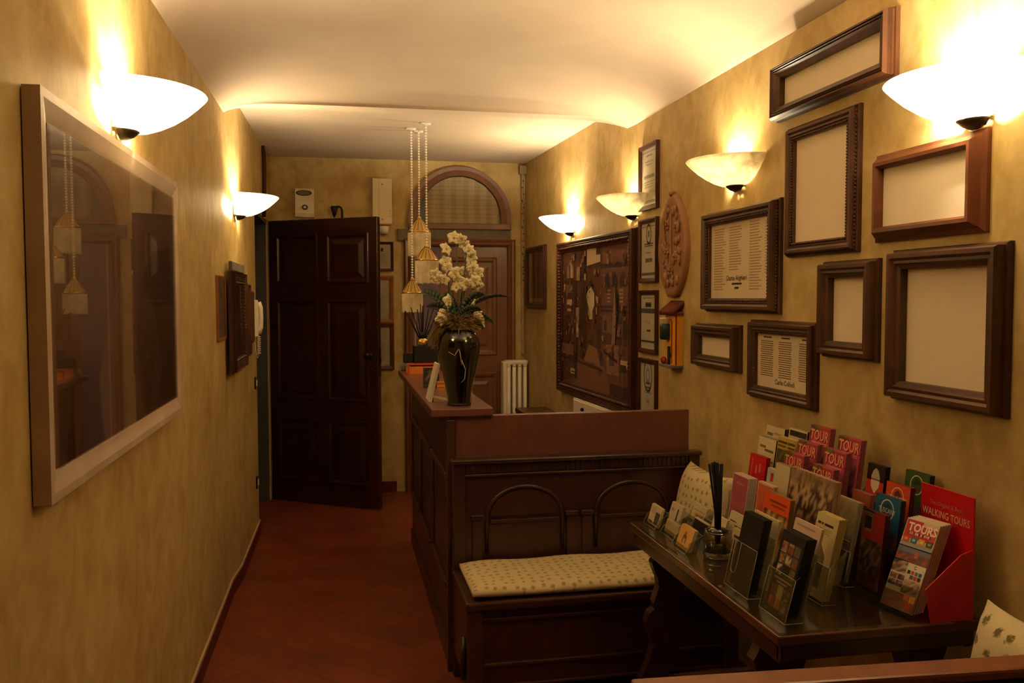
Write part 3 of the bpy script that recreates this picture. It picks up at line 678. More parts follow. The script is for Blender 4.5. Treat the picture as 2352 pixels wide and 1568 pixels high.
# end wall certificates
GB = 'framed certificates beside the open door'
for lab, z0, z1, wd_, wood in (('dark framed certificate, topmost of the three beside the open door', 1.822, 2.06, .19, 'darkframe'), ('orange wood framed certificate, middle of the three beside the open door', 1.40, 1.785, .27, 'oakframe'), ('brown wood framed certificate, lowest of the three beside the open door', 1.015, 1.397, .27, 'frame2')):
    picframe(lab, (.438 - wd_ / 2, 7.2, z0), 0, wd_, z1 - z0, .02, .02 if wood == 'darkframe' else .034, .006, M[wood], 'flat', None, 'certificate', GB, paperart('BDB394', int(z0 * 100)), True, 'certificate_frame')
# ------------------------------------------------------------------ other things on the walls
# carved wooden shield
t = thing('carved_shield', 'pointed oval carved wooden shield on the right wall between certificates and verse frame', 'wall carving', (1.65, 4.115, 1.605), RZR)
H = .515; mb = MB(); n = 40
def half(v): return .180 * (math.sin(PI * min(1, max(0, (v * .97 + .03) ** .92)))) ** .62
out = [(half(i / n), H * i / n) for i in range(n + 1)]
prof = out + [(-a, z) for a, z in out[::-1]]
N = len(prof); vs = []
for s, y in ((1, 0), (1, -.022), (.95, -.030), (.84, -.022), (.55, -.024), (.25, -.025), (.0, -.025)):
    vs += [(x * s, y, H / 2 + (z - H / 2) * (s if s else 0)) for x, z in prof]
fs = [(j * N + i, j * N + (i + 1) % N, (j + 1) * N + (i + 1) % N, (j + 1) * N + i) for j in range(6) for i in range(N)]
mb.raw(vs, fs, None, 0, True); mb.build('shield_body', M['carved'], t)
mb = MB(); mb.ball(0, -.023, H - .004, .02, sz=.8); mb.build('top_knob', M['carved'], t)
r = random.Random(4); mb = MB()
mb.tube([(0, -.024, .07), (.006, -.028, .2), (-.004, -.028, .33), (0, -.026, .45)], .008, 6)
for i in range(46):
    v = .06 + .40 * r.random(); x = (r.random() * 2 - 1) * half(v / H) * .72
    mb.ball(x, -.024 - .004 * r.random(), v, .008 + .010 * r.random(), None, 0, 7, 4, 1, .6, 1 + r.random())
for x, z in ((-.055, .36), (.06, .34), (-.06, .22), (.06, .2), (0, .13)):
    for k in range(6): mb.ball(x + .018 * math.cos(k * PI / 3), -.026, z + .018 * math.sin(k * PI / 3), .012, None, 0, 7, 4, 1, .6, 1)
    mb.ball(x, -.034, z, .009, None, 0, 7, 4)
for i in range(14): mb.tube([(-.02 - .006 * i, -.025, .1 + .02 * i), (-.03 - .006 * i, -.030, .125 + .02 * i)], .004, 5)
mb.build('carved_relief', M['carved'], t)
# little house plaque
t = thing('house_plaque', 'small yellow house-front wall ornament with dark green shutter and tiled roof', 'wall ornament', (1.65, 4.09, 1.255), RZR); t.scale = (.80, .85, 1)
mb = MB(); mb.box(-.085, .085, -.045, 0, .012, .275); mb.build('house_body', M['yellow'], t)
mb = MB(); mb.box(-.105, .10, -.075, 0, 0, .014); mb.build('ledge', M['greystone'], t, bevel=.002)
mb = MB()
for row in range(4):
    for i in range(9): mb.tube([(-.096 + .024 * i, -.078 + row * .018, .268 + row * .012), (-.096 + .024 * i, -.050 + row * .018, .286 + row * .012)], .0125, 7)
mb.box(-.10, .10, -.07, 0, .262, .274); mb.build('tiled_roof', M['rooftile'], t)
mb = MB(); mb.box(.084, .090, -.046, -.038, .012, .262); mb.box(.028, .034, -.050, -.045, .02, .225)
mb.tube([(.031, -.048, .222), (.026, -.048, .234), (.014, -.048, .238)], .003, 6); mb.build('red_trim', M['redstripe'], t)
mb = MB(); mb.lathe([(0, .135), (.028, .137), (.034, .145), (.034, .205), (.030, .215), (0, .216)], -.035, -.062, 0, 18); mb.build('green_lantern', M['green'], t)
mb = MB(); mb.lathe([(0, .216), (.024, .216), (.024, .232), (.034, .238), (.034, .246), (0, .247)], -.035, -.062, 0, 18); mb.build('lantern_cap', M['ivory'], t)
mb = MB(); mb.box(-.03, .008, -.052, -.045, .014, .105); mb.build('shutter', M['green'], t, bevel=.002)
mb = MB(); mb.ball(-.075, -.058, .032, .019); mb.ball(-.06, -.06, .028, .012); mb.build('flower_pot', M['redstripe'], t)
mb = MB(); mb.tube([(.022, -.048, .05), (.022, -.052, .07)], .005, 6); mb.build('tiny_knob', M['iron'], t)
# intercom
t = thing('intercom_handset', 'cream wall intercom handset beside the entrance opening', 'intercom', (xl(5.91), 5.91, 1.36), RZL)
mb = MB(); mb.prism([(-.03, 0), (0, 0), (0, .225), (-.026, .225), (-.036, .19), (-.036, .05)], -.045, .045, 'x'); mb.build('wall_base', M['plastic'], t, bevel=.006)
mb = MB(); mb.tube([(-.012, -.040, .012), (-.012, -.054, .05), (-.012, -.058, .115), (-.012, -.054, .18), (-.012, -.040, .215)], [.017, .014, .012, .015, .018], 12); mb.build('receiver', M['plastic'], t)
mb = MB()
hel = [(-.012 + .011 * math.cos(a * .5), -.04 + .011 * math.sin(a * .5), .0 - a * .00105 * 1.0) for a in range(0, 120)]
mb.tube(hel, .0028, 5); hel2 = [(-.012 + .012, -.04, -.126), (-.004, -.03, -.15), (-.02, -.02, -.10), (-.02, -.012, .0)]
mb.tube(hel2, .0025, 5); mb.build('coiled_cord', M['plastic'], t)
for zz, lab, hh in ((1.0, 'small light switch by the entrance opening at waist height', .08), (.335, 'small wall socket low beside the entrance opening', .08)):
    t = thing('wall_switch', lab, 'switch', (xl(5.99), 5.99, zz), RZL)
    mb = MB(); mb.box(-.03, .03, -.009, 0, 0, hh); mb.build('plate', M['iron'], t, bevel=.003)
    mb = MB(); mb.box(-.014, .014, -.017, -.009, .02, hh - .02); mb.build('rocker', M['white'], t, bevel=.002)
# dark cable in the far left corner
mb = MB(); mb.tube([(xl(6.7) + .004, 6.72, 2.725), (xl(6.7) + .018, 6.70, 2.66), (xl(6.7) + .02, 6.68, 2.5), (xl(6.7) + .018, 6.67, 2.30), (xl(6.7) + .012, 6.67, 2.20)], .015, 8)  # thin dark brown curved strip down the left wall
solo(mb.build('dark_strip', M['browntube'], None), 'dark brown cable hanging from the ceiling behind the far left sconce', 'strip')
# beige pipe in the far right corner
t = thing('corner_pipe', 'beige lumpy pipe running down the far right corner beside the arched doorway', 'pipe', (1.512, 7.168, 0))
mb = MB(); mb.tube([(0, 0, 1.12 + 1.58 * i / 54) for i in range(55)], [.013 + .003 * math.sin(i * 2.1) for i in range(55)], 8); mb.build('pipe_run', M['pipe'], t)
mb = MB(); mb.box(-.03, .03, -.03, .03, 2.63, 2.70); mb.build('pipe_collar', M['pipe'], t, bevel=.004)
mb = MB()
for i in range(16): mb.ball(.0 + .006 * math.sin(i * 3), -.014, 1.75 + .055 * i, .006, None, 0, 6, 4)
mb.build('dark_clip', M['iron'], t)
# gas alarm, fuse box, hook
t = thing('gas_alarm', 'white wall alarm with an oval window and round dark sounder above the open door', 'alarm', (-.26, 7.2, 2.245), 0)
mb = MB(); mb.prism([(0, 0), (-.05, 0), (-.06, .03), (-.05, .08), (-.052, .12), (-.062, .16), (-.062, .215), (-.052, .228), (0, .228)], -.074, .074, 'x'); mb.build('housing', M['white'], t, bevel=.004)
def disc(mb, cx, y, cz, rx, rz, n=24, mi=0): mb.face([(cx + rx * math.cos(2 * PI * i / n), y, cz + rz * math.sin(2 * PI * i / n)) for i in range(n)], None, mi)
mb = MB(); mb.lathe([(.062, -.004), (.062, .004), (.05, .006), (.05, .002)], 0, 0, 0, 28)
kb = MB(); kb.v = [(x - .006, -.062 - z, .19 + y * .36) for x, y, z in mb.v]; kb.f, kb.m, kb.c, kb.s = mb.f, mb.m, mb.c, mb.s; kb.build('oval_bezel', M['iron'], t)
mb = MB(); mb.prism([(-.006 + .051 * math.cos(2 * PI * i / 24), .19 + .019 * math.sin(2 * PI * i / 24)) for i in range(24)], -.065, -.060, 'y'); mb.build('oval_window', M['greystone'], t)
mb = MB(); mb.prism([(.0 + .024 * math.cos(2 * PI * i / 20), .078 + .02 * math.sin(2 * PI * i / 20)) for i in range(20)], -.062, -.05, 'y'); mb.build('sounder', M['iron'], t)
mb = MB(); mb.prism([(.0 + .011 * math.cos(2 * PI * i / 16), .078 + .009 * math.sin(2 * PI * i / 16)) for i in range(16)], -.066, -.061, 'y'); mb.build('sounder_cap', M['white'], t)
t = thing('fuse_box', 'tall ivory electrical box on the end wall above the open door corner', 'electrical box', (.349, 7.2, 2.198), 0)
mb = MB(); mb.box(-.078, .078, -.06, 0, 0, .368); mb.build('box_body', M['ivory'], t, bevel=.006)
mb = MB(); mb.box(-.028, .074, -.064, -.06, .006, .362); mb.build('box_cover', M['ivory'], t, bevel=.002)
mb = MB()
for z in (.04, .32): mb.tube([(.0, -.064, z), (0, -.067, z)], .007, 10)
for z in (.06, .08, .10): mb.box(.058, .066, -.066, -.064, z, z + .010)
mb.build('screw_cap', M['skirt'], t)
t = thing('motion_sensor', 'small round white sensor just below the ivory electrical box', 'sensor', (.362, 7.2, 2.118), 0)
mb = MB(); mb.lathe([(0, 0), (.03, .002), (.04, .02), (.04, .065), (0, .066)], 0, -.04, 0, 20); mb.build('sensor_dome', M['white'], t)
mb = MB(); mb.box(-.03, .03, -.04, 0, .02, .06); mb.build('sensor_mount', M['white'], t)
t = thing('wall_hook', 'black curved iron hook lamp sticking up behind the open door top', 'hook', (.03, 7.2, 2.16), 0)
mb = MB(); mb.tube([(0, -.0, .0), (0, -.03, .03), (0, -.03, .14), (-.008, -.03, .168), (-.028, -.03, .178), (-.05, -.03, .17)], .0085, 8); mb.build('bent_arm', M['iron'], t)
mb = MB(); mb.lathe([(.0, .082), (.01, .10), (.028, .165), (.026, .178), (0, .18)], -.062, -.03, 0, 14); mb.build('cone', M['iron'], t)
# white panel under the street picture
t = thing('wall_cabinet', 'white cabinet edge showing under the street picture behind the counter', 'cabinet', (xr(5.3), 5.3, .74), RZR + TILT)
mb = MB(); mb.box(-.42, .42, -.05, 0, 0, .185); mb.build('cabinet_body', M['white'], t, bevel=.004)
mb = MB(); mb.box(-.40, .40, -.056, -.05, .012, .173); mb.build('cabinet_door', M['white'], t, bevel=.002)
mb = MB(); mb.ball(-.18, -.066, .13, .013); mb.build('cabinet_knob', M['iron'], t)
# radiator
t = thing('radiator', 'white cast column radiator in the far right corner behind the counter', 'radiator', (1.455, 7.105, .10), 0)
for i in range(4):
    x = -.085 + .046 * i
    mb = MB()
    for y in (-.05, .0, .05): mb.tube([(x, y, .06), (x, y, .93)], .0155, 10)
    mb.tube([(x, -.05, .93), (x, -.03, .955), (x, .03, .955), (x, .05, .93)], .018, 10); mb.tube([(x, -.05, .06), (x, -.03, .035), (x, .03, .035), (x, .05, .06)], .018, 10)
    mb.build('radiator_column', M['white'], t)
mb = MB(); mb.box(-.112, .080, -.055, .055, .945, .985); mb.build('radiator_top', M['white'], t, bevel=.015, seg=3)
mb = MB(); mb.box(-.135, -.10, -.06, .06, .02, .975); mb.build('end_cover', M['white'], t, bevel=.012, seg=3)
mb = MB()
for x in (-.085, .05): mb.box(x - .01, x + .01, -.03, .03, -.10, .03)
mb.build('radiator_foot', M['white'], t)

# ------------------------------------------------------------------ reception counter
CT = 1.135
t = thing('reception_counter', 'dark mahogany L-shaped reception counter with a panelled corridor side', 'counter', (.56, 4.6, 0))
def cb(name, mat, *bx, bevel=.003, mb=None, parent=None):
    m = mb or MB()
    for b in bx: m.box(*b)
    return m.build(name, M[mat], parent or t, t.location if parent is None else (t.location), bevel)
cb('counter_top', 'counter', (.372, .638, 3.63, 5.70, CT - .035, CT), bevel=.005)
cb('corner_post', 'counterside', (.440, .478, 3.645, 3.69, 0, CT - .035))
cb('side_board', 'counterside', (.458, .478, 3.69, 5.69, .0, CT - .035))
cb('inner_board', 'counterside', (.60, .62, 3.69, 5.69, .0, CT - .035))
cb('end_board', 'counterside', (.458, .62, 5.665, 5.70, .0, CT - .035))
cb('front_fascia', 'counter', (.478, 1.532, 3.655, 3.69, .90, CT - .035))
cb('front_board', 'counterside', (.478, 1.532, 3.66, 3.69, 0, .90))
cb('fascia_end', 'skirt', (1.532, 1.536, 3.657, 3.688, .92, CT - .037), bevel=0)
for i, (a, b) in enumerate(((3.74, 4.36), (4.40, 5.02), (5.06, 5.64))):
    m = MB()
    for z0, z1 in ((.10, .84),):
        m.prism([(z0, .458), (z0, .440), (z0 + .02, .436), (z0 + .035, .450), (z0 + .035, .458)], a, b, 'y')
        m.v = m.v[:0]; m.f, m.m, m.c, m.s = [], [], [], []
    m.box(.438, .458, a, b, .335, .362); m.box(.438, .458, a, b, .815, .845); m.box(.448, .458, a, a + .03, .362, .815); m.box(.448, .458, b - .03, b, .362, .815)
    m.build('side_panel_moulding', M['counterside'], t, t.location, .006, 2)
cb('plinth', 'counterside', (.446, .460, 3.69, 5.69, 0, .09))
mb = MB(); mb.box(.44, .475, 3.640, 3.648, .02, CT - .05); mb.build('post_fillet', M['counterside'], t, t.location, .003)
# lower desk behind the front panel
t2 = thing('back_desk', 'dark desk corner just visible above the counter front panel', 'desk', (1.42, 5.9, 0))
mb = MB(); mb.box(-.12, .12, -.9, .55, .74, .77); mb.build('desk_top', M['counterside'], t2, bevel=.004)
for x in (-.1, .1):
    for y in (-.86, .5): MB().box(x - .02, x + .02, y - .02, y + .02, 0, .74).build('leg', M['counterside'], t2)

# ------------------------------------------------------------------ benches
def bench(label, loc, rz, top, front_mould=True):
    # local: x along the bench (0..L), y from back (0) to front (-D), z up
    L, D = 1.10, .46
    t = thing('wooden_bench', label, 'bench', loc, rz, 'dark panelled hall benches')
    MB().box(.02, L - .02, -.028, 0, .10, .90).build('back_panel', M['bench'], t, bevel=.002)
    MB().box(0, .05, -.045, .0, 0, .915).build('back_post', M['bench'], t, bevel=.004)
    MB().box(L - .05, L, -.045, .0, 0, .915).build('back_post', M['bench'], t, bevel=.004)
    m = MB(); m.box(-.006, L + .006, -.058, .004, .905, .925); m.build('top_rail', M[top], t, bevel=.006)
    m = MB(); m.box(.05, L - .05, -.036, -.02, .862, .905)
    for i in range(46): x = .06 + (L - .12) * i / 45; m.box(x - .004, x + .004, -.0425, -.036, .866, .902)
    m.build('fluted_frieze', M['bench'], t)
    MB().box(.05, L - .05, -.044, -.02, .850, .860).build('frieze_bead', M['bench'], t, bevel=.003)
    for cx in (.31, .79):
        m = MB(); arc = [(cx + .165 * math.cos(PI * i / 20), -.033, .675 + .125 * math.sin(PI * i / 20)) for i in range(21)]
        m.tube([(cx + .165, -.033, .52)] + arc + [(cx - .165, -.033, .52)], .008, 8); m.build('arch_moulding', M['bench'], t)
        m = MB(); m.prism([(cx + .15 * math.cos(PI * i / 20), .675 + .112 * math.sin(PI * i / 20)) for i in range(21)], -.034, -.026, 'y'); m.build('arch_tympanum', M['bench'], t)
        MB().box(cx - .15, cx + .15, -.036, -.026, .645, .66).build('arch_rail', M['bench'], t, bevel=.003)
    for cx in (.105, .515, .585, .995):
        m = MB(); m.box(cx - .022, cx + .022, -.040, -.026, .47, .665); m.box(cx - .03, cx + .03, -.046, -.026, .665, .685); m.build('pilaster', M['bench'], t, bevel=.003)
    MB().box(-.006, L + .006, -D, 0, .425, .458).build('seat', M['bench'], t, bevel=.008)
    m = MB(); m.box(.06, L - .06, -D + .03, -D + .05, .12, .425); m.build('seat_front', M['bench'], t)
    m = MB(); m.box(.06, L - .06, -D + .018, -D + .034, .375, .39); m.box(.06, L - .06, -D + .018, -D + .034, .20, .214); m.box(.06, L - .06, -D + .018, -D + .034, .118, .13); m.build('front_bead', M['bench'], t, bevel=.004)
    m = MB(); m.box(.0, .02, -D + .05, -.03, .12, .425); m.build('seat_side', M['bench'], t)
    m = MB(); m.box(L - .02, L, -D + .05, -.03, .12, .425); m.build('seat_side', M['bench'], t)
    for x in (0, L - .06):
        m = MB(); m.box(x, x + .06, -D + .012, -D + .065, 0, .425); m.build('leg', M['bench'], t, bevel=.005)
    m = MB(); m.tube([(-.004, -D + .09, .30), (-.008, -D + .07, .22), (-.006, -D + .09, .14)], .012, 8); m.build('side_moulding', M['bench'], t)
    return t
bench('dark panelled bench with arched back standing against the reception counter', (.458, 3.634, 0), 0, 'bench')
bench('dark bench turned away from the viewer with a brown top rail at the lower edge', (1.60, 1.324, 0), PI - .06, 'ledge')
# seat cushion
def padbox(name, w, d, h, mat):
    nx, ny = 44, 18; m = MB(); vs = []
    def prof(u): return (1 - abs(u) ** 8) ** .5
    for s in (1, -1):
        for i in range(nx + 1):
            for j in range(ny + 1):
                u, v = i / nx * 2 - 1, j / ny * 2 - 1
                f = min(1, prof(u) * prof(v))
                vs.append((u * w / 2, v * d / 2, h / 2 + s * h / 2 * (.28 + .72 * f) + (.003 * math.sin(9 * u + 3 * v) if s > 0 else 0)))
    k = (nx + 1) * (ny + 1); fs = []
    for i in range(nx):
        for j in range(ny):
            a = i * (ny + 1) + j; fs.append((a, a + ny + 1, a + ny + 2, a + 1)); fs.append((k + a, k + a + 1, k + a + ny + 2, k + a + ny + 1))
    rim = [i * (ny + 1) for i in range(nx + 1)] + [nx * (ny + 1) + j for j in range(1, ny + 1)] + [i * (ny + 1) + ny for i in range(nx - 1, -1, -1)] + [j for j in range(ny - 1, 0, -1)]
    for a, b in zip(rim, rim[1:] + rim[:1]): fs.append((b, a, k + a, k + b))
    m.raw(vs, fs, None, 0, True); return m
o = padbox('c', 1.06, .38, .05, 'cushion').build('seat_cushion', M['cushion'], None); o.location = (1.01, 3.380, .459)
solo(o, 'long thin cream sprigged cushion on the bench against the counter', 'cushion')
def pillow(name, label, loc, rot, s, mat):
    m = MB(); n = 22; vs = []
    for sg in (1, -1):
        for i in range(n + 1):
            for j in range(n + 1):
                u, v = i / n * 2 - 1, j / n * 2 - 1
                pin = 1 - .10 * (1 - abs(u) ** 2) * abs(v) ** 6 - 0
                pin2 = 1 - .10 * (1 - abs(v) ** 2) * abs(u) ** 6
                th = .075 * ((1 - u ** 4) * (1 - v ** 4)) ** .55
                vs.append((u * s / 2 * pin2, sg * th, v * s / 2 * pin + s / 2))
    k = (n + 1) ** 2; fs = []
    for i in range(n):
        for j in range(n):
            a = i * (n + 1) + j; fs.append((a, a + n + 1, a + n + 2, a + 1)[::-1]); fs.append((k + a, k + a + 1, k + a + n + 2, k + a + n + 1)[::-1])
    m.raw(vs, fs, None, 0, True)
    o = m.build(name, M[mat], None); o.location = loc; o.rotation_euler = rot
    return solo(o, label, 'pillow', 'flowered cream pillows')
pillow('throw_pillow', 'cream flowered pillow leaning at the wall end of the bench against the counter', (1.445, 3.375, .512), (-.20, .0, -1.50), .38, 'pillowfar')
pillow('throw_pillow', 'cream flowered pillow at the lower right corner behind the brown bench rail', (1.485, 1.64, .465), (-.16, .0, -1.60), .40, 'pillow')

# ------------------------------------------------------------------ table with lyre legs
TT = .775
t = thing('hall_table', 'dark trestle table with a glass covered top and lyre legs against the right wall', 'table', (1.335, 2.5, 0))
X0, X1, Y0, Y1 = 1.05, 1.62, 1.935, 3.06
MB().box(X0, X1, Y0, Y1, TT - .034, TT - .008).build('table_top', M['table'], t, t.location, .004)
MB().box(X0 + .004, X1 - .004, Y0 + .004, Y1 - .004, TT - .0075, TT).build('glass_sheet', M['tableglass'], t, t.location)
m = MB(); m.box(X0 + .012, X0 + .034, Y0 + .02, Y1 - .02, TT - .085, TT - .034); m.build('apron', M['bench'], t, t.location, .003)
m = MB(); m.box(X1 - .034, X1 - .012, Y0 + .02, Y1 - .02, TT - .085, TT - .034); m.build('apron', M['bench'], t, t.location, .003)
for y in (Y0 + .012, Y1 - .034):
    m = MB(); m.box(X0 + .012, X1 - .012, y, y + .022, TT - .078, TT - .034); m.build('apron', M['bench'], t, t.location, .003)
LO = [(1.062, .70), (1.052, .675), (1.04, .655), (1.048, .63), (1.062, .60), (1.066, .57), (1.056, .54), (1.046, .51), (1.05, .49), (1.03, .475), (1.018, .44), (1.03, .40), (1.048, .36), (1.03, .30), (1.0, .24), (.985, .16), (.99, .08), (.975, .05), (.975, 0)]
LI = [(1.09, 0), (1.09, .05), (1.075, .10), (1.08, .18), (1.105, .26), (1.135, .33), (1.14, .40), (1.135, .46), (1.15, .52), (1.175, .60), (1.195, .66), (1.20, .70)]
for y, dx in ((2.06, .008), (2.90, .042)):
    for sgn in (1, -1):
        P = LO + LI
        if sgn < 0: P = [(2 * 1.335 - x, z) for x, z in P[::-1]]
        P = [(x + dx * sgn, z) for x, z in P]
        m = MB(); m.prism(P, y, y + .042, 'y'); m.build('lyre_leg', M['bench'], t, t.location)
    m = MB(); m.box(1.10, 1.57, y + .004, y + .038, .18, .235); m.build('trestle_rail', M['table'], t, t.location, .004)
m = MB(); m.box(1.32, 1.35, 2.10, 2.90, .19, .22); m.build('stretcher', M['table'], t, t.location, .004)

# ------------------------------------------------------------------ pendants over the counter
def pendant(label, x, y, zt, ze, zb, r):
    zc_ = 2.725
    t = thing('pendant_lamp', label, 'pendant lamp', (x, y, zb), 0, 'gold fringed pendants over the counter')
    top = zt - zb; e = ze - zb
    m = MB(); n = 14; vs = []; rows = 7
    for j in range(rows + 1):
        k = j / rows; rr = .014 + (r - .014) * (k ** .92); z = top - (top - e) * (k ** 1.12)
        for i in range(n * 4):
            a = 2 * PI * i / (n * 4); puff = 1 + .05 * abs(math.sin(a * n / 2)) * k
            vs.append((rr * puff * math.cos(a), rr * puff * math.sin(a), z))
    N = n * 4
    m.raw(vs, [(j * N + i, (j + 1) * N + i, (j + 1) * N + (i + 1) % N, j * N + (i + 1) % N) for j in range(rows) for i in range(N)], None, 0, True)
    m.build('silk_shade', M['goldsilk'], t)
    m = MB()
    for i in range(n):
        a = 2 * PI * i / n; m.tube([((.016 + (r - .014) * (k ** .92)) * math.cos(a), (.016 + (r - .014) * (k ** .92)) * math.sin(a), top - (top - e) * (k ** 1.12)) for k in (0, .25, .5, .75, 1)], .0014, 4)
    m.build('shade_rib', M['iron'], t)['kind'] = 'stuff'
    m = MB(); m.lathe([(r * 1.02, e + .004), (r * 1.05, e), (r * 1.04, e - .008), (r * .98, e - .008)], 0, 0, 0, 32); m.build('shade_trim', M['gold'], t)
    m = MB(); ns = 110; rr_ = random.Random(int(x * 1000))
    for i in range(ns):
        a = 2 * PI * i / ns; q = r * (1.0 + .03 * rr_.random()); dz = .012 * rr_.random()
        m.tube([(q * math.cos(a), q * math.sin(a), e - .006), (q * math.cos(a + .02), q * math.sin(a + .02), e * .5), (q * math.cos(a), q * math.sin(a), dz)], .0034, 4, cap=False)
    m.build('fringe', M['fringe'], t)['kind'] = 'stuff'
    m = MB(); m.lathe([(0, top + .012), (.014, top + .01), (.016, top), (.010, top - .006)], 0, 0, 0, 14); m.build('cap', M['gold'], t)
    m = MB(); z = top + .014
    while z < zc_ - zb - .01: m.ball(0, 0, z, .0075, None, 0, 6, 4); z += .0175
    m.tube([(0, 0, top), (0, 0, zc_ - zb)], .0015, 4); m.build('bead_chain', M['bead'], t)
    m = MB(); m.lathe([(0, zc_ - zb - .012), (.03, zc_ - zb - .012), (.034, zc_ - zb), (0, zc_ - zb)], 0, 0, 0, 18); m.build('ceiling_rose', M['white'], t)
    ld = bpy.data.lights.new('pendant_bulb', 'POINT'); ld.energy = W_P; ld.color = (1, .66, .28); ld.shadow_soft_size = .015
    lo = bpy.data.objects.new('pendant_bulb', ld); C.objects.link(lo); lo.parent = t; lo.location = (0, 0, e + .012)
pendant('gold pendant lamp with beaded fringe, highest of the three over the counter', .536, 5.93, 2.136, 2.048, 1.882, .073)
pendant('gold pendant lamp with long pale fringe, middle height over the counter', .559, 5.66, 1.930, 1.848, 1.692, .072)
pendant('gold pendant lamp with plain fringe, lowest of the three over the counter', .480, 5.85, 1.722, 1.637, 1.504, .066)

# ------------------------------------------------------------------ things on the counter
VX, VY = .508, 3.757
t = thing('floor_vase', 'tall glossy black tapering vase on the counter corner holding white orchids', 'vase', (VX, VY, CT))
prof = [(0, 0), (.050, 0), (.052, .006), (.050, .02), (.056, .06), (.068, .12), (.080, .18), (.090, .225), (.093, .26), (.090, .29), (.078, .315), (.064, .326), (.060, .33), (.054, .33), (.052, .322), (.06, .31), (.06, .28), (0, .26)]
MB().lathe(prof, seg=48).build('vase_body', M['black'], t)
MB().lathe([(.0525, .001), (.0535, .003), (.0535, .007), (.052, .010)], seg=40).build('base_ring', M['iron'], t)
t = thing('orchid_arrangement', 'white orchids with dark leaves and dry moss in the black vase', 'flower arrangement', (VX, VY, CT + .322))
m = MB(); r = random.Random(11)
for i in range(520):
    a = r.random() * 2 * PI; q = .062 * math.sqrt(r.random()); z = .012 + .05 * r.random()
    b = a + (r.random() - .5) * 2.4; L = .03 + .035 * r.random()
    p = Vector((q * math.cos(a), q * math.sin(a), z)); d = Vector((math.cos(b), math.sin(b), (r.random() - .35) * .9)) * L
    m.tube([p, p + d * .5 + Vector((0, 0, .006)), p + d], .0014, 3, cap=False)
for i in range(260):   # wisps trailing over the left shoulder
    p = Vector((-.05 - .02 * r.random(), -.02 + .04 * r.random(), .03 * r.random())); d = Vector((-.055 * r.random() - .01, .02 * (r.random() - .5), -.10 * r.random() + .01))
    m.tube([p, p + d * .5 + Vector((-.012, 0, .012)), p + d], .0013, 3, cap=False)
m.ball(0, 0, .012, .058, sz=.7); m.build('dry_moss', M['moss'], t)['kind'] = 'stuff'
def bez(p0, p1, p2, n=10): return [Vector(p0) * (1 - k) ** 2 + Vector(p1) * 2 * k * (1 - k) + Vector(p2) * k * k for k in [i / n for i in range(n + 1)]]
def leafm(p0, p1, p2, w):
    pts = bez(p0, p1, p2, 12); m = MB(); L, Rr, Mid = [], [], []
    for i, p in enumerate(pts):
        k = i / 12; d = (pts[min(i + 1, 12)] - pts[max(i - 1, 0)]).normalized(); s = d.cross(Vector((0, 0, 1)))
        s = s.normalized() if s.length > 1e-4 else Vector((1, 0, 0)); s = (s * .55 + s.cross(d).normalized() * .83).normalized(); ww = w * (math.sin(PI * min(1, k * .93 + .07)) ** .6)
        L.append(p + s * ww + Vector((0, 0, .25 * ww))); Rr.append(p - s * ww + Vector((0, 0, .25 * ww))); Mid.append(p)
    for i in range(12):
        m.face([L[i], L[i + 1], Mid[i + 1], Mid[i]], None, 0, True); m.face([Mid[i], Mid[i + 1], Rr[i + 1], Rr[i]], None, 0, True)
    o = m.build('leaf', M['leaf'], t); d = o.modifiers.new('thick', 'SOLIDIFY'); d.thickness = .0018; return o
for p1, p2, w in (((-.09, -.02, .16), (-.155, -.03, .155), .014), ((-.07, .0, .11), (-.13, .01, .098), .012), ((-.03, .01, .15), (-.06, .02, .15), .010), ((.01, .01, .14), (.03, .02, .17), .014), ((.05, -.01, .16), (.105, -.02, .145), .012),
                  ((.10, .0, .17), (.215, .02, .135), .006), ((.07, .0, .09), (.145, -.01, .028), .010), ((.05, -.02, .07), (.10, -.03, .005), .010), ((.03, -.02, .10), (.09, -.03, .085), .012)):
    leafm((0, 0, .05), tuple(q * 1.08 for q in p1), tuple(q * 1.08 for q in p2), w * 1.75)
stems = [bez((.0, 0, .05), (-.005, 0, .36), (-.012, 0, .30 + .10), 12), bez((.01, 0, .05), (.03, 0, .30), (.038, 0, .38), 12), bez((-.01, 0, .05), (-.04, 0, .24), (-.085, 0, .235), 12), bez((.02, 0, .05), (.075, 0, .22), (.062, 0, .20), 10)]
for s_ in stems: MB().tube(s_, .0026, 6).build('flower_stem', M['stem'], t)
def flower(c, rot, s):
    m = MB(); e = Euler(rot).to_matrix(); c = Vector(c)
    for k in range(5):
        a = 2 * PI * k / 5 + PI / 2; wd_ = .84 if k in (1, 4) else .58
        ax = Vector((math.cos(a), 0, math.sin(a))); sd = Vector((-math.sin(a), 0, math.cos(a)))
        rows = []
        for i in range(5):
            q = i / 4; ww = wd_ * s * math.sin(PI * (.10 + .85 * q)) * .62
            rows.append([ax * s * q + sd * ww * u + Vector((0, -.18 * s * math.sin(q * PI) + .12 * s * abs(u), 0)) for u in (-1, 0, 1)])
        for i in range(4):
            for u in range(2): m.face([c + e @ rows[i][u], c + e @ rows[i + 1][u], c + e @ rows[i + 1][u + 1], c + e @ rows[i][u + 1]], None, 0, True)
    p = c + e @ Vector((0, -.12 * s, -.10 * s)); m.ball(p.x, p.y, p.z, .17 * s, None, 1, 7, 5)
    o = m.build('blossom', [M['petal'], M['lip']], t); d = o.modifiers.new('thick', 'SOLIDIFY'); d.thickness = .0012; return o
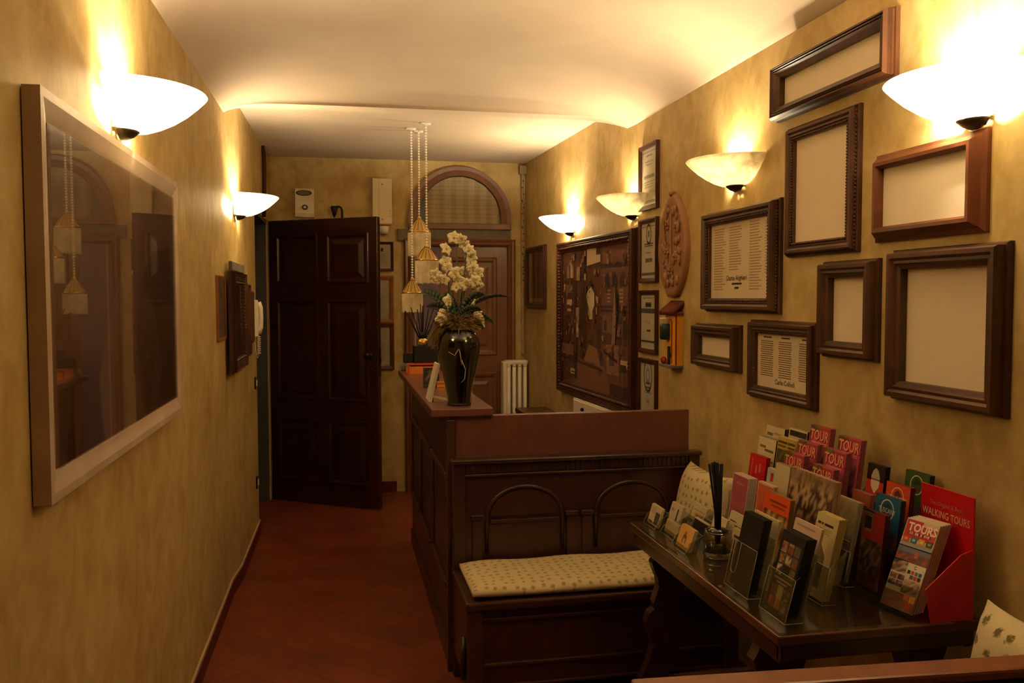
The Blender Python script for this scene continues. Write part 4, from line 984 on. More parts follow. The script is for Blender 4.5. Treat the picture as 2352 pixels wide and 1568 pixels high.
FL = [(-.02, .405), (.01, .395), (.028, .372), (.045, .35), (.055, .325), (-.055, .355), (-.055, .30), (-.048, .275), (-.02, .25), (-.005, .225), (-.012, .192), (.028, .205), (.062, .27), (.085, .255), (.068, .215), (.082, .20), (-.10, .245), (-.085, .225), (-.062, .222), (.055, .30), (.008, .255),
      (-.045, .13), (-.06, .075), (-.075, .055), (.085, .062), (.075, .125), (-.05, .015), (.092, .025)]
for i, (x, z) in enumerate(FL):
    flower((x, -.02 + .03 * r.random(), z), ((r.random() - .5) * .9, (r.random() - .5) * 1.6, (r.random() - .5) * 1.3), .026 + .009 * r.random())
m = MB()
for pts in ([(-.01, -.075, .01), (-.012, -.088, -.06), (-.006, -.094, -.10), (.0, -.094, -.14)], [(-.012, -.09, -.07), (-.03, -.09, -.10), (-.055, -.085, -.085)], [(.0, -.093, -.12), (.015, -.094, -.16), (.012, -.092, -.20), (-.002, -.090, -.215)]):
    m.tube([Vector(p) for p in pts], .0016, 5)
m.build('aerial_root', M['root'], t)
# slanted sign behind the vase
t = thing('tent_sign', 'white edged tent sign standing open behind the black vase', 'sign', (.50, 3.95, CT), 0)
m = MB(); m.prism([(-.110, 0), (-.098, 0), (-.060, .168), (-.069, .168)], -.06, .09, 'y'); m.build('left_board', M['white'], t, bevel=.001)
m = MB(); m.prism([(-.0975, .004), (-.0965, .004), (-.0595, .166), (-.0605, .166)], -.058, .088, 'y'); m.build('inner_face', M['counterside'], t)
m = MB(); m.prism([(.092, 0), (.104, 0), (.050, .160), (.042, .160)], -.03, .09, 'y'); m.build('right_board', M['skirt'], t, bevel=.001)
m = MB(); m.prism([(-.09, 0), (-.02, .0), (-.02, .004), (-.09, .018)], -.058, .06, 'y'); m.build('inner_flap', M['skirt'], t)
# postcards in a clear stand
t = thing('postcard_stand', 'clear stand with dark picture postcards on the counter beside the orange box', 'card stand', (.462, 4.52, CT), .1)
m = MB(); m.box(-.04, .045, .004, .007, .0, .11); m.box(-.04, .045, -.03, .007, 0, .004); m.box(-.04, .045, -.03, -.027, .004, .022); m.build('clear_holder', M['acrylic'], t)
t = thing('postcard', 'dark grey picture postcard in the clear stand on the counter', 'postcard', (.462, 4.52, CT + .004), .1, 'postcards on the counter')
m = MB(); m.box(-.038, .043, -.010, -.002, 0, .10, '2E2A26'); mosaic(m, -.036, .041, .004, .096, -.0106, [['2C2A28', '3A3630', '4A443C'], ['24211E', '3E3A34', '8A7E6A'], ['201E1C', '3A342C', '6E6454']], 5, 6, 4); m.build('card_face', M['print'], t)
o = dup(t, (.500, 4.40, CT), 'small orange patterned postcard lying against the dark postcard stand'); o.scale = (.5, .5, .45)
for c in o.children:
    c.data = c.data.copy(); at = c.data.color_attributes['Col']
    for k, d in enumerate(at.data): d.color = lin(['D08A2A', 'B85A1E', 'E2B04A'][(k // 4) % 3])
# orange box with a black case on it
t = thing('document_tray', 'bright orange wooden tray box on the far part of the counter', 'tray', (.505, 5.34, CT), .0)
m = MB(); m.box(-.095, .095, 0, .20, 0, .006); m.box(-.095, -.085, 0, .20, .006, .055); m.box(.085, .095, 0, .20, .006, .055); m.box(-.085, .085, .192, .20, .006, .055); m.box(-.085, .085, .0, .008, .006, .047); m.build('tray_box', M['orangewood'], t, bevel=.001)
m = MB(); m.box(-.098, .098, -.003, .20, .055, .062); m.build('tray_lid', M['redwood'], t, bevel=.001); MB().box(-.098, -.09, -.004, .0, .0, .055).build('tray_edge', M['redwood'], t)
t = thing('display_box', 'black block under the reed diffuser on the orange tray', 'box', (.515, 5.41, CT + .062), 0)
MB().box(-.062, .085, .0, .11, 0, .105).build('block', M['matblack'], t, bevel=.002)
t = thing('display_box', 'smaller black block left of the reed diffuser block', 'box', (.437, 5.44, CT + .062), 0)
MB().box(-.045, .012, .0, .08, 0, .06).build('block', M['matblack'], t, bevel=.002)
def diffuser(label, x, y, z, rad, hgt, reedpts, mats):
    t = thing('reed_diffuser', label, 'reed diffuser', (x, y, z), 0, 'reed diffusers')
    a, b = mats
    return t
t = thing('reed_diffuser', 'gold reed diffuser with black sticks on the black block', 'reed diffuser', (.510, 5.465, CT + .167), 0)
MB().lathe([(0, 0), (.032, 0), (.036, .006), (.036, .028), (.030, .04), (.016, .048), (.016, .06), (0, .06)], seg=24).build('bottle', M['gold'], t)
MB().lathe([(.017, .048), (.022, .05), (.022, .085), (.017, .087)], seg=18).build('collar', M['matblack'], t)
for i in range(11):
    a = -1 + 2 * i / 10; MB().tube([(.008 * a, .0, .02), (.105 * a + .012 * math.sin(i * 5), .03 * math.cos(i * 3), .27 - .05 * abs(a) - .02 * (i % 2))], .0028, 6).build('reed', M['reed'], t)
m = MB(); m.tube([(.03, -.02, .03), (.06, -.02, .09), (.10, -.015, .14)], .005, 6); m.build('dried_stalk', M['moss'], t)
t = thing('small_pot', 'tiny grey pot on the far left edge of the counter', 'pot', (.40, 5.60, CT), 0)
MB().lathe([(0, 0), (.016, 0), (.02, .01), (.02, .03), (.014, .05), (0, .052)], seg=16).build('pot_body', M['greystone'], t)
# diffuser on the table
t = thing('reed_diffuser', 'round glass reed diffuser with thick black reeds on the glass table', 'reed diffuser', (1.176, 2.565, TT), 0)
MB().lathe([(0, 0), (.040, 0), (.044, .006), (.044, .078), (.042, .084), (.036, .084), (.0385, .078), (.0385, .012), (0, .012)], seg=36).build('glass_bottle', M['bottleglass'], t)
MB().lathe([(0, .0125), (.038, .0125), (.038, .048), (0, .048)], seg=32).build('perfume', M['liquid'], t)
MB().lathe([(.0442, .002), (.0452, .005), (.0452, .016), (.0442, .019)], seg=36).build('metal_band', M['chrome'], t)
MB().lathe([(.0, .075), (.033, .075), (.034, .088), (.014, .094), (.0, .094)], seg=28).build('stopper', M['black'], t)
r = random.Random(3)
for i in range(12):
    a = -1 + 2 * i / 11; MB().tube([(.006 * a, .004 * math.sin(i * 2), .02), (.009 * a, .005 * math.sin(i * 2), .14), (-.012 + .020 * a + (.006 if i == 11 else 0), .008 * math.sin(i * 2.3), .305 - .008 * abs(a))], .0030, 6).build('reed', M['reed'], t)
# ------------------------------------------------------------------ leaflets, cards and their stands
def leaf_let(name, label, X, Yn, Yf, ztop, base, art, side='C8BBA0', n=2, t=.007, lean=.13, rz=RZR, cat='leaflet', grp=None):
    h = (ztop - base) / math.cos(lean); w = Yf - Yn
    th = thing(name, label, cat, (X - h * math.sin(lean), (Yn + Yf) / 2, base + .0022), rz, grp or 'tour leaflets on the table', lean)
    m = MB(); m.box(-w / 2, w / 2, 0, t, 0, h, side); art(m, -w / 2, w / 2, 0, h, -.0004)
    m.build('printed_cover', M['print'], th)
    d = Vector((-math.sin(rz), math.cos(rz), 0)) * (t / math.cos(lean) + .0012)
    for k in range(1, n):
        dup(th, Vector(th.location) + d * k, 'second copy of ' + ' '.join(label.split()[:12]), 'copies behind: ' + label[:40])
    return th
def A_tour(seed):
    def art(m, x0, x1, z0, z1, y):
        w, h = x1 - x0, z1 - z0; rect(m, x0, x1, z0, z1, y, 'D24A66'); e = y - .0004
        mosaic(m, x0, x0 + .45 * w, z1 - .075 * h, z1, e, ['4A4A22', '5E5A2E', '7A3A2A', '8A7A3A'], 4, 2, seed)
        rect(m, x0 + .45 * w, x1, z1 - .05 * h, z1 - .015 * h, e, 'A8443A'); mosaic(m, x0, x0 + .10 * w, z1 - .24 * h, z1 - .075 * h, e, ['6A4A22', 'A83A4A', '7A5A2A'], 1, 4, seed)
        put_text(m, 'TOUR', (x0 + x1) / 2 + .02 * w, z1 - .205 * h, .046, '6E1810', e - .0003, sx=.86, bold=.0024); put_text(m, 'TOUR', (x0 + x1) / 2, z1 - .20 * h, .046, 'E89A78', e - .0006, sx=.86, bold=.0012)
        lines(m, x0 + .15 * w, x1 - .1 * w, z1 - .28 * h, z1 - .23 * h, 2, e, 'E2A094', .55, .1, center=True, seed=seed)
        mosaic(m, x0 + .06 * w, x1 - .06 * w, z0, z1 - .32 * h, e, [['7A4A5A', '4A2A3A', 'C2506A'], ['A86A72', '8A3A4A', '5A3A4A'], ['D05A72', '8A4A56', 'B0707A']], 5, 7, seed)
    return art
def A_plain(bg, bars, pal=None, v=(.0, .5), seed=1, nx=9, nz=11):
    def art(m, x0, x1, z0, z1, y):
        w, h = x1 - x0, z1 - z0; rect(m, x0, x1, z0, z1, y, bg); e = y - .0004
        for u0, u1, v0, v1, c in bars: rect(m, x0 + u0 * w, x0 + u1 * w, z0 + v0 * h, z0 + v1 * h, e, c)
        if pal: mosaic(m, x0 + .03 * w, x1 - .03 * w, z0 + v[0] * h, z0 + v[1] * h, e, pal, nx, nz, seed)
    return art
T = TT
t = thing('leaflet_rack', 'clear stepped leaflet rack against the right wall holding pink tour leaflets', 'leaflet rack', (1.52, 2.64, T), 0)
for i, (xf, xb, zb, y0, y1) in enumerate(((1.519, 1.585, .95, 2.37, 2.98), (1.475, 1.535, .905, 2.375, 2.955), (1.43, 1.49, .865, 2.375, 2.96))):
    m = MB(); m.box(xf, xb, y0, y1, zb - .004, zb); m.box(xf, xf + .003, y0, y1, zb, zb + .045); m.box(xb - .003, xb, y0, y1, T, zb); m.build('rack_tier', M['acrylic'], t, t.location)
for y in (2.365, 2.984):
    m = MB(); m.prism([(1.41, T), (1.60, T), (1.60, 1.05), (1.585, 1.05), (1.50, .95), (1.455, .91), (1.41, .88)], y, y + .003, 'y'); m.build('rack_side', M['acrylic'], t, t.location)
G1 = 'pink tour leaflets in the rack'
leaf_let('tour_leaflet', 'pink TOUR leaflet, topmost of all at the back of the rack', 1.555, 2.545, 2.665, 1.172, .95, A_tour(1), '8A4A4A', 3, .0055, grp=G1)
leaf_let('tour_leaflet', 'pink TOUR leaflet, middle of the left diagonal of three', 1.512, 2.548, 2.668, 1.122, .905, A_tour(2), '8A4A4A', 3, .0055, grp=G1)
leaf_let('tour_leaflet', 'pink TOUR leaflet, lowest of the left diagonal of three', 1.467, 2.552, 2.672, 1.086, .865, A_tour(3), '8A4A4A', 3, .0055, grp=G1)
leaf_let('tour_leaflet', 'pink TOUR leaflet at the far right end of the rack, backed by the wall', 1.555, 2.375, 2.495, 1.162, .95, A_tour(4), '8A4A4A', 3, .0055, grp=G1)
leaf_let('tour_leaflet', 'pink TOUR leaflet, middle of the right diagonal of three', 1.512, 2.386, 2.506, 1.122, .905, A_tour(5), '8A4A4A', 3, .0055, grp=G1)
leaf_let('tour_leaflet', 'pink TOUR leaflet just above the brown photo brochure, lowest of the right diagonal', 1.467, 2.380, 2.50, 1.074, .865, A_tour(6), '8A4A4A', 3, .0055, grp=G1)
leaf_let('leaflet', 'cream leaflet with a black band beside the topmost pink leaflet', 1.555, 2.685, 2.805, 1.142, .95, A_plain('CDBF98', [(.04, .98, .86, .96, '2E2624'), (.05, .6, .70, .80, 'C2B488'), (.6, .98, .74, .80, '4A3A30')]), '3A2E28', 3, .0055)
leaf_let('leaflet', 'yellow-green leaflet left of the middle pink leaflets', 1.512, 2.685, 2.805, 1.112, .905, A_plain('B89C3A', [(.04, .55, .90, .94, '5A4A1E'), (.6, .98, .90, .94, '5A4A1E'), (.04, .5, .84, .87, '5A4A1E'), (.6, .98, .84, .87, '4A4A1E')], [['6A5A22', '8A7A2E'], ['4A4A20', '7A6A2A', '3E3A1E']], (.05, .80), 3), 'CBBB8A', 3, .0055)
leaf_let('leaflet', 'cream leaflet at the upper left end of the rack', 1.555, 2.838, 2.972, 1.128, .95, A_plain('D0C09A', [(.08, .4, .80, .86, '7A6A44'), (.45, .9, .84, .88, 'A8966A'), (.7, .95, .68, .71, '6A5A3A')]), '2A1E1C', 2)
leaf_let('leaflet', 'cream leaflet with a grey skyline picture at the left end of the rack', 1.512, 2.818, 2.945, 1.092, .905, A_plain('D2C29C', [(.1, .45, .80, .85, '8A7A52'), (.4, .9, .74, .79, '7A6A48'), (.7, .95, .56, .58, '5E4E34'), (0, 1, .0, .48, '8A8070')], [['4A423A', '7A7066', '3A342E'], ['8A8276', '5A5248', 'A09684']], (0, .38), 7), '241A18', 3)
leaf_let('leaflet', 'bright red leaflet below the skyline leaflet', 1.465, 2.80, 2.92, 1.035, .865, A_plain('C2181E', [(.14, .22, .45, .92, 'D8584E'), (.42, .52, .62, .80, 'D86A58'), (.62, .74, .66, .84, 'D86A58'), (.5, .62, .36, .52, 'D86A58'), (.5, .7, .20, .28, 'D86A58')]), '8E1418', 2)
# standing on the table in front of the rack
t = thing('leaflet_rack', 'clear low stand under the brown photo brochure in front of the tall rack', 'leaflet rack', (1.36, 2.35, T), 0)
m = MB(); m.box(1.322, 1.388, 2.185, 2.60, .853, .857); m.box(1.322, 1.325, 2.185, 2.60, .857, .89); m.box(1.385, 1.388, 2.185, 2.60, T, .853); m.box(1.322, 1.388, 2.185, 2.188, T, .853); m.box(1.322, 1.388, 2.597, 2.60, T, .853); m.build('stand_body', M['acrylic'], t, t.location)
leaf_let('photo_brochure', 'wide brown brochure of figure photographs in the middle of the display', 1.366, 2.20, 2.452, 1.078, .857, A_plain('8A6A48', [], [['6E4A30', '7A5236'], ['7A563A', '8A6446', '5A3E28'], ['4A3222', 'B8966C', '2E1E14'], ['C2A47C', '3E2A1C', 'B8966E', '5A4432'], ['96785A', '6E563E', 'A58A68']], (0, 1), 12, 22, 14), 'A8906A', 2, cat='brochure')
leaf_let('leaflet', 'narrow cream leaflet left of the brown photo brochure', 1.368, 2.46, 2.55, 1.072, .857, A_plain('CDBD94', [(.1, .9, .12, .18, '6A5A3A')], [['5A4A30', 'A8966E', 'CDBD94']], (.18, .36), 5), '6A5A44', 2)
leaf_let('leaflet', 'small blue-white leaflet with a red dot behind the orange brochure', 1.40, 2.60, 2.665, 1.032, T, A_plain('B9C0B8', [(.02, .98, .0, .72, '7E948E'), (.38, .66, .84, .95, 'C22A2A')]), 'C8BBA0', 2)
leaf_let('leaflet', 'pink picture leaflet at the left end beside the bench pillow', 1.37, 2.74, 2.858, .978, T, A_plain('A85460', [(.0, .03, 0, 1, 'D8BBAA'), (.97, 1, 0, 1, 'D8BBAA'), (0, 1, .985, 1, 'D8BBAA'), (.25, .75, .84, .88, 'B87A80')], [['6E6A58', '8A7A6A', 'A0606A'], ['9A5660', '7A5A52', 'A85A64'], ['A85460', 'B0606A']], (.04, .6), 9), 'C2AE9A', 4)
leaf_let('leaflet', 'peach leaflet with a cream edge left of the orange brochure', 1.30, 2.435, 2.535, 1.018, T, A_plain('D0684A', [(0, .05, 0, 1, 'DDC0A0'), (0, 1, .98, 1, 'DDC0A0')], [['B85A3A', 'C86A48'], ['D07052', 'C2583C']], (.1, .9), 2), 'C89A70', 2)
leaf_let('brochure', 'orange brochure with costumed figures between the black holder and the photo brochure', 1.272, 2.285, 2.432, 1.012, T, A_plain('E0561E', [(.2, .9, .89, .92, '8A3A1A'), (.3, .85, .84, .865, '9A4A22')], [['C25A2A', '2A2E4A', 'B8903A'], ['A8762A', '8A3A1E', 'C29A4A'], ['9A7A2E', '5A3A22', 'D8B07A']], (.05, .78), 17), '7A5A34', 2, cat='brochure')
# right hand stepped stand: city leaflets
t = thing('leaflet_rack', 'clear stepped stand of city leaflets between the photo brochure and the red stand', 'leaflet rack', (1.53, 2.2, T), 0)
for xf, xb, zb, y0, y1 in ((1.58, 1.62, .89, 2.13, 2.245), (1.52, 1.56, .855, 2.13, 2.245), (1.468, 1.505, .83, 2.10, 2.215), (1.418, 1.455, .795, 2.095, 2.20), (1.535, 1.585, .88, 2.265, 2.36), (1.48, 1.53, .80, 2.265, 2.36)):
    m = MB(); m.box(xf, xb, y0, y1, zb - .004, zb); m.box(xf, xf + .003, y0, y1, zb, zb + .04); m.box(xb - .003, xb, y0, y1, T, zb - .004); m.build('rack_tier', M['acrylic'], t, t.location)
def A_city(bg, name, size=.019, pic=None):
    def art(m, x0, x1, z0, z1, y):
        w, h = x1 - x0, z1 - z0; rect(m, x0, x1, z0, z1, y, bg); e = y - .0004; cx, cz = (x0 + x1) / 2, z1 - .175 * h
        for i in range(22):   # circular emblem
            a0, a1 = 2 * PI * i / 22, 2 * PI * (i + 1) / 22
            poly(m, [(cx + math.cos(a) * r_ * w, cz + math.sin(a) * r_ * w) for a, r_ in ((a0, .24), (a0, .27), (a1, .27), (a1, .24))], e, 'D8CDB4')
        poly(m, [(cx - .17 * w, cz), (cx - .13 * w, cz + .1 * w), (cx, cz + .20 * w), (cx + .13 * w, cz + .1 * w), (cx + .17 * w, cz)], e, pic or '5A3A2A')
        rect(m, cx - .12 * w, cx + .12 * w, cz - .17 * w, cz - .06 * w, e, '6A2A22')
        if name: put_text(m, name, cx, cz - .045 * w - .003, size, 'E8DCC0', e - .0004, sx=.85)
        mosaic(m, x0, x1, z0, z0 + .55 * h, e, [['3A2E28', '2A2624', '4A3A30'], ['5A4A3C', '3A302A', '6A5242']], 5, 6, len(name) + 3)
    return art
leaf_let('city_leaflet', 'green topped city leaflet, highest beside the red walking tour stand', 1.612, 2.135, 2.24, 1.10, .89, A_city('3E5A26', '', .016, '24401C'), '24301C', 2, lean=.1)
leaf_let('city_leaflet', 'orange city leaflet reading CINQUE TERRE', 1.552, 2.135, 2.242, 1.068, .855, A_city('CC4A22', 'CINQUE TERRE', .0150), '4A1E1A', 2, lean=.1)
leaf_let('city_leaflet', 'blue city leaflet reading TUSCANY', 1.498, 2.10, 2.212, 1.042, .83, A_city('1E5A80', 'TUSCANY', .0195, '1A3A30'), '14202E', 2, lean=.1)
leaf_let('city_leaflet', 'dark red city leaflet lowest in front of the blue one', 1.450, 2.098, 2.198, 1.004, .795, A_plain('8A2020', [(0, .5, .72, 1, '6A4A38'), (.12, .42, .76, .92, 'A89A7A'), (0, .5, .98, 1, '9A6A50')], [['5A2420', '3A1E1A', '6A4A36'], ['2A201C', '7A5A3E', '3E2A22'], ['4A3A2C', '8A6A4A', '2A2220']], (0, .62), 8), '3A1416', 2, lean=.1)
def A_dome(m, x0, x1, z0, z1, y):
    w, h = x1 - x0, z1 - z0; rect(m, x0, x1, z0, z1, y, '2A1A18'); e = y - .0004
    rect(m, x0, x1 - .03 * w, z0 + .50 * h, z0 + .78 * h, e, 'CC3A2A'); X = lambda u: x0 + u * w; Z = lambda v: z0 + v * h
    poly(m, [(X(.26), Z(.74)), (X(.26), Z(.84)), (X(.36), Z(.92)), (X(.5), Z(.955)), (X(.64), Z(.92)), (X(.74), Z(.84)), (X(.74), Z(.74)), (X(.5), Z(.68))], e - .0003, 'B4A896')
    poly(m, [(X(.26), Z(.79)), (X(.74), Z(.79)), (X(.72), Z(.70)), (X(.5), Z(.61)), (X(.28), Z(.70))], e - .0006, 'DCCBA8'); rect(m, X(.26), X(.74), Z(.79), Z(.81), e - .0008, '8A5A4A')
    mosaic(m, x0, x1, z0, z0 + .33 * h, e, [['4A3A30', '2A2220', '8A7A62'], ['5A3A2C', '3A2A24']], 6, 4, 5)
leaf_let('city_leaflet', 'black leaflet with a pale dome on red, right of the pink leaflets', 1.567, 2.27, 2.356, 1.10, .88, A_dome, '1E1414', 2, lean=.1)
leaf_let('leaflet', 'reddish leaflet top showing below the dome leaflet', 1.517, 2.268, 2.358, 1.02, .80, A_plain('A8503C', [(.05, .95, .90, .93, '8A6A4A'), (.1, .9, .8, .84, '5A2A20')], [['7A4A36', '5A3426']], (0, .7), 3), '8A6248', 2, lean=.1)

# clear holders standing on the table
def holder(label, X, Yn, Yf, h, lean, lip, depth=.044, rz=RZR, cut=False):
    t = thing('leaflet_holder', label, 'leaflet holder', (X, (Yn + Yf) / 2, T), rz, 'clear leaflet holders on the table', 0)
    w = Yf - Yn + .01; k = math.tan(lean); e = .0025
    def slab(name, y0, z0, z1, u0=-w / 2, u1=w / 2):
        m = MB(); m.prism([(y0 + k * z0, z0), (y0 + e + k * z0, z0), (y0 + e + k * z1, z1), (y0 + k * z1, z1)], u0, u1, 'x'); return m.build(name, M['acrylic'], t)
    slab('front_lip', -.005, .0, lip); slab('back_plate', depth - .002, .0, h)
    m = MB(); m.box(-w / 2, w / 2, -.005, depth, 0, .0025); m.build('base_plate', M['acrylic'], t)
    for u in (-w / 2 - e, w / 2):
        m = MB(); m.prism([(-.005, 0), (depth, 0), (depth + k * h * .9, h * .9), (-.004 + k * lip, lip)], u, u + e, 'x'); m.build('side_plate', M['acrylic'], t)
    q = .0008; m = MB(); f = lambda y, z: y + k * z  # pale tubes along the edges paint in their bright glints
    m.tube([(-w / 2, f(-.005, lip), lip), (w / 2, f(-.005, lip), lip)], q, 5); m.tube([(-w / 2 - e, -.005, .001), (w / 2 + e, -.005, .001)], q, 5)
    for u in (-w / 2 - e, w / 2 + e):
        m.tube([(u, -.005, .001), (u, f(-.005, lip), lip)], q, 5); m.tube([(u, -.005, .001), (u, depth, .001)], q, 5)
    m.tube([(-w / 2, f(depth, h), h), (w / 2, f(depth, h), h)], q, 5)
    if cut:   # finger slot in the front plate
        U = [(-w * .28 + w * .12 * math.cos(a), lip * .45 + w * .12 * math.sin(a)) for a in [PI + PI * i / 10 for i in range(11)]]
        U = [(U[0][0], lip)] + U + [(U[-1][0], lip)]; m.tube([(x, f(-.0055, z), z) for x, z in U], q, 5)
    m.build('edge_glint', M['edge'], t)
    return t
def A_blackcut(m, x0, x1, z0, z1, y):
    w, h = x1 - x0, z1 - z0; rect(m, x0, x1, z0, z1, y, '14100F'); e = y - .0004
    rect(m, x0 + .36 * w, x1, z0 + .40 * h, z0 + .74 * h, e, '221C18'); rect(m, x0, x1, z0 + .02 * h, z0 + .30 * h, e, '1C1814')
HG = 'leaflets in the clear table holders'
holder('clear holder of plain black leaflets, left of the three front holders', 1.090, 2.182, 2.312, .16, .22, .13, cut=True)
leaf_let('leaflet', 'plain black leaflet in the left of the three front holders', 1.141, 2.188, 2.306, .985, T + .005, A_blackcut, '1C1612', 3, lean=.22, grp=HG)
leaf_let('leaflet', 'cream leaflet whose pale edge shows behind the plain black leaflets', 1.205, 2.225, 2.372, .970, T, A_plain('CBB98C', []), 'CBB98C', 1, lean=.2, grp=HG)
def A_exp(m, x0, x1, z0, z1, y):
    w, h = x1 - x0, z1 - z0; rect(m, x0, x1, z0, z1, y, '181210'); e = y - .0004; r = random.Random(8)
    pal = ['8A4A26', '9A8A78', 'A87A4A', '5A5648', 'C24A22', '3A342C', '7A5A3A', '6A3A28', 'D0B890']
    for i in range(3):
        for j in range(3):
            if (i, j) in ((1, 0),): continue
            u, v = .12 + .27 * i, .45 + .145 * j; mosaic(m, x0 + u * w, x0 + (u + .24) * w, z0 + v * h, z0 + (v + .13) * h, e, r.sample(pal, 3), 3, 3, i * 3 + j)
    rect(m, x0 + .40 * w, x0 + .62 * w, z0 + .835 * h, z0 + .87 * h, e, 'C8A8A0'); rect(m, x0 + .1 * w, x0 + .34 * w, z0 + .735 * h, z0 + .75 * h, e, 'B0A090')
    lines(m, x0 + .10 * w, x0 + .88 * w, z0 + .385 * h, z0 + .425 * h, 1, e, 'B8A494', .5, 0); lines(m, x0 + .25 * w, x0 + .72 * w, z0 + .34 * h, z0 + .38 * h, 1, e, 'B8A494', .45, 0)
    for i in range(3):
        for j in range(2): mosaic(m, x0 + (.10 + .27 * i) * w, x0 + (.34 + .27 * i) * w, z0 + (.04 + .145 * j) * h, z0 + (.17 + .145 * j) * h, e, r.sample(pal, 3), 3, 3, 20 + i * 3 + j)
    rect(m, x0 + .37 * w, x0 + .61 * w, z0 + .17 * h, z0 + .33 * h, e - .0003, 'B89A6A')
holder('clear holder of black photo-grid leaflets, middle of the three front holders', 1.098, 1.992, 2.115, .17, .26, .11)
leaf_let('leaflet', 'black leaflet with a grid of small photographs in the middle front holder', 1.157, 1.996, 2.110, .983, T + .006, A_exp, '120E0D', 3, t=.009, lean=.26, grp=HG)
leaf_let('leaflet', 'pinkish white leaflet behind the black photo-grid leaflets', 1.216, 2.022, 2.155, 1.0, T, A_plain('D2B8A4', [(.1, .8, .93, .95, 'A88A7A')]), 'D0B8A0', 1, lean=.25, grp=HG)
def A_cream(m, x0, x1, z0, z1, y):
    w, h = x1 - x0, z1 - z0; rect(m, x0, x1, z0, z1, y, 'CDBC84'); e = y - .0004; X = lambda u: x0 + u * w; Z = lambda v: z0 + v * h
    for u0, u1 in ((.10, .24), (.28, .36), (.42, .82)): rect(m, X(u0), X(u1), Z(.865), Z(.895), e, '3A2818')
    lines(m, X(.2), X(.8), Z(.76), Z(.83), 3, e, '9A8450', .4, .3, center=True)
    poly(m, [(X(.1), Z(.50)), (X(.12), Z(.60)), (X(.3), Z(.62)), (X(.40), Z(.68)), (X(.48), Z(.63)), (X(.7), Z(.52)), (X(.7), Z(.48))], e, '7A5A3A')
    mosaic(m, X(.08), X(.72), Z(.12), Z(.50), e, [['8A7A4E', '6A6040'], ['5A5238', '7A7050', '4A4634'], ['A8A084', '6E6448', '8A8468']], 5, 6, 6)
holder('clear holder of cream leaflets, right of the three front holders', 1.262, 2.095, 2.212, .17, .23, .10, .035)
leaf_let('leaflet', 'cream leaflet with a church sketch in the right front holder', 1.314, 2.10, 2.206, 1.0, T + .005, A_cream, 'B8A060', 3, lean=.23, grp=HG)
def A_face(m, x0, x1, z0, z1, y):
    w, h = x1 - x0, z1 - z0; rect(m, x0, x1, z0, z1, y, 'B09E74'); e = y - .0004
    mosaic(m, x0, x1, z0 + .0 * h, z1, e, [['3A2218', '4A2A1E', '2E1C16'], ['42281C', '5A3A28'], ['6A5036', '5A4230'], ['9A8660', '8A7650', 'A8946A'], ['B8A67C', 'A89468', '9C885E'], ['C2B088', 'B8A67C']], 6, 10, 13)
    rect(m, x0 + .1 * w, x0 + .6 * w, z0 + .58 * h, z0 + .61 * h, e - .0003, '5A4426')
holder('clear holder of grey portrait leaflets behind the front holders', 1.403, 2.218, 2.342, .18, .20, .10, .03)
leaf_let('leaflet', 'grey-beige portrait leaflet behind the cream church leaflet', 1.453, 2.226, 2.334, 1.010, T + .005, A_face, 'B8A684', 2, lean=.2, grp=HG)
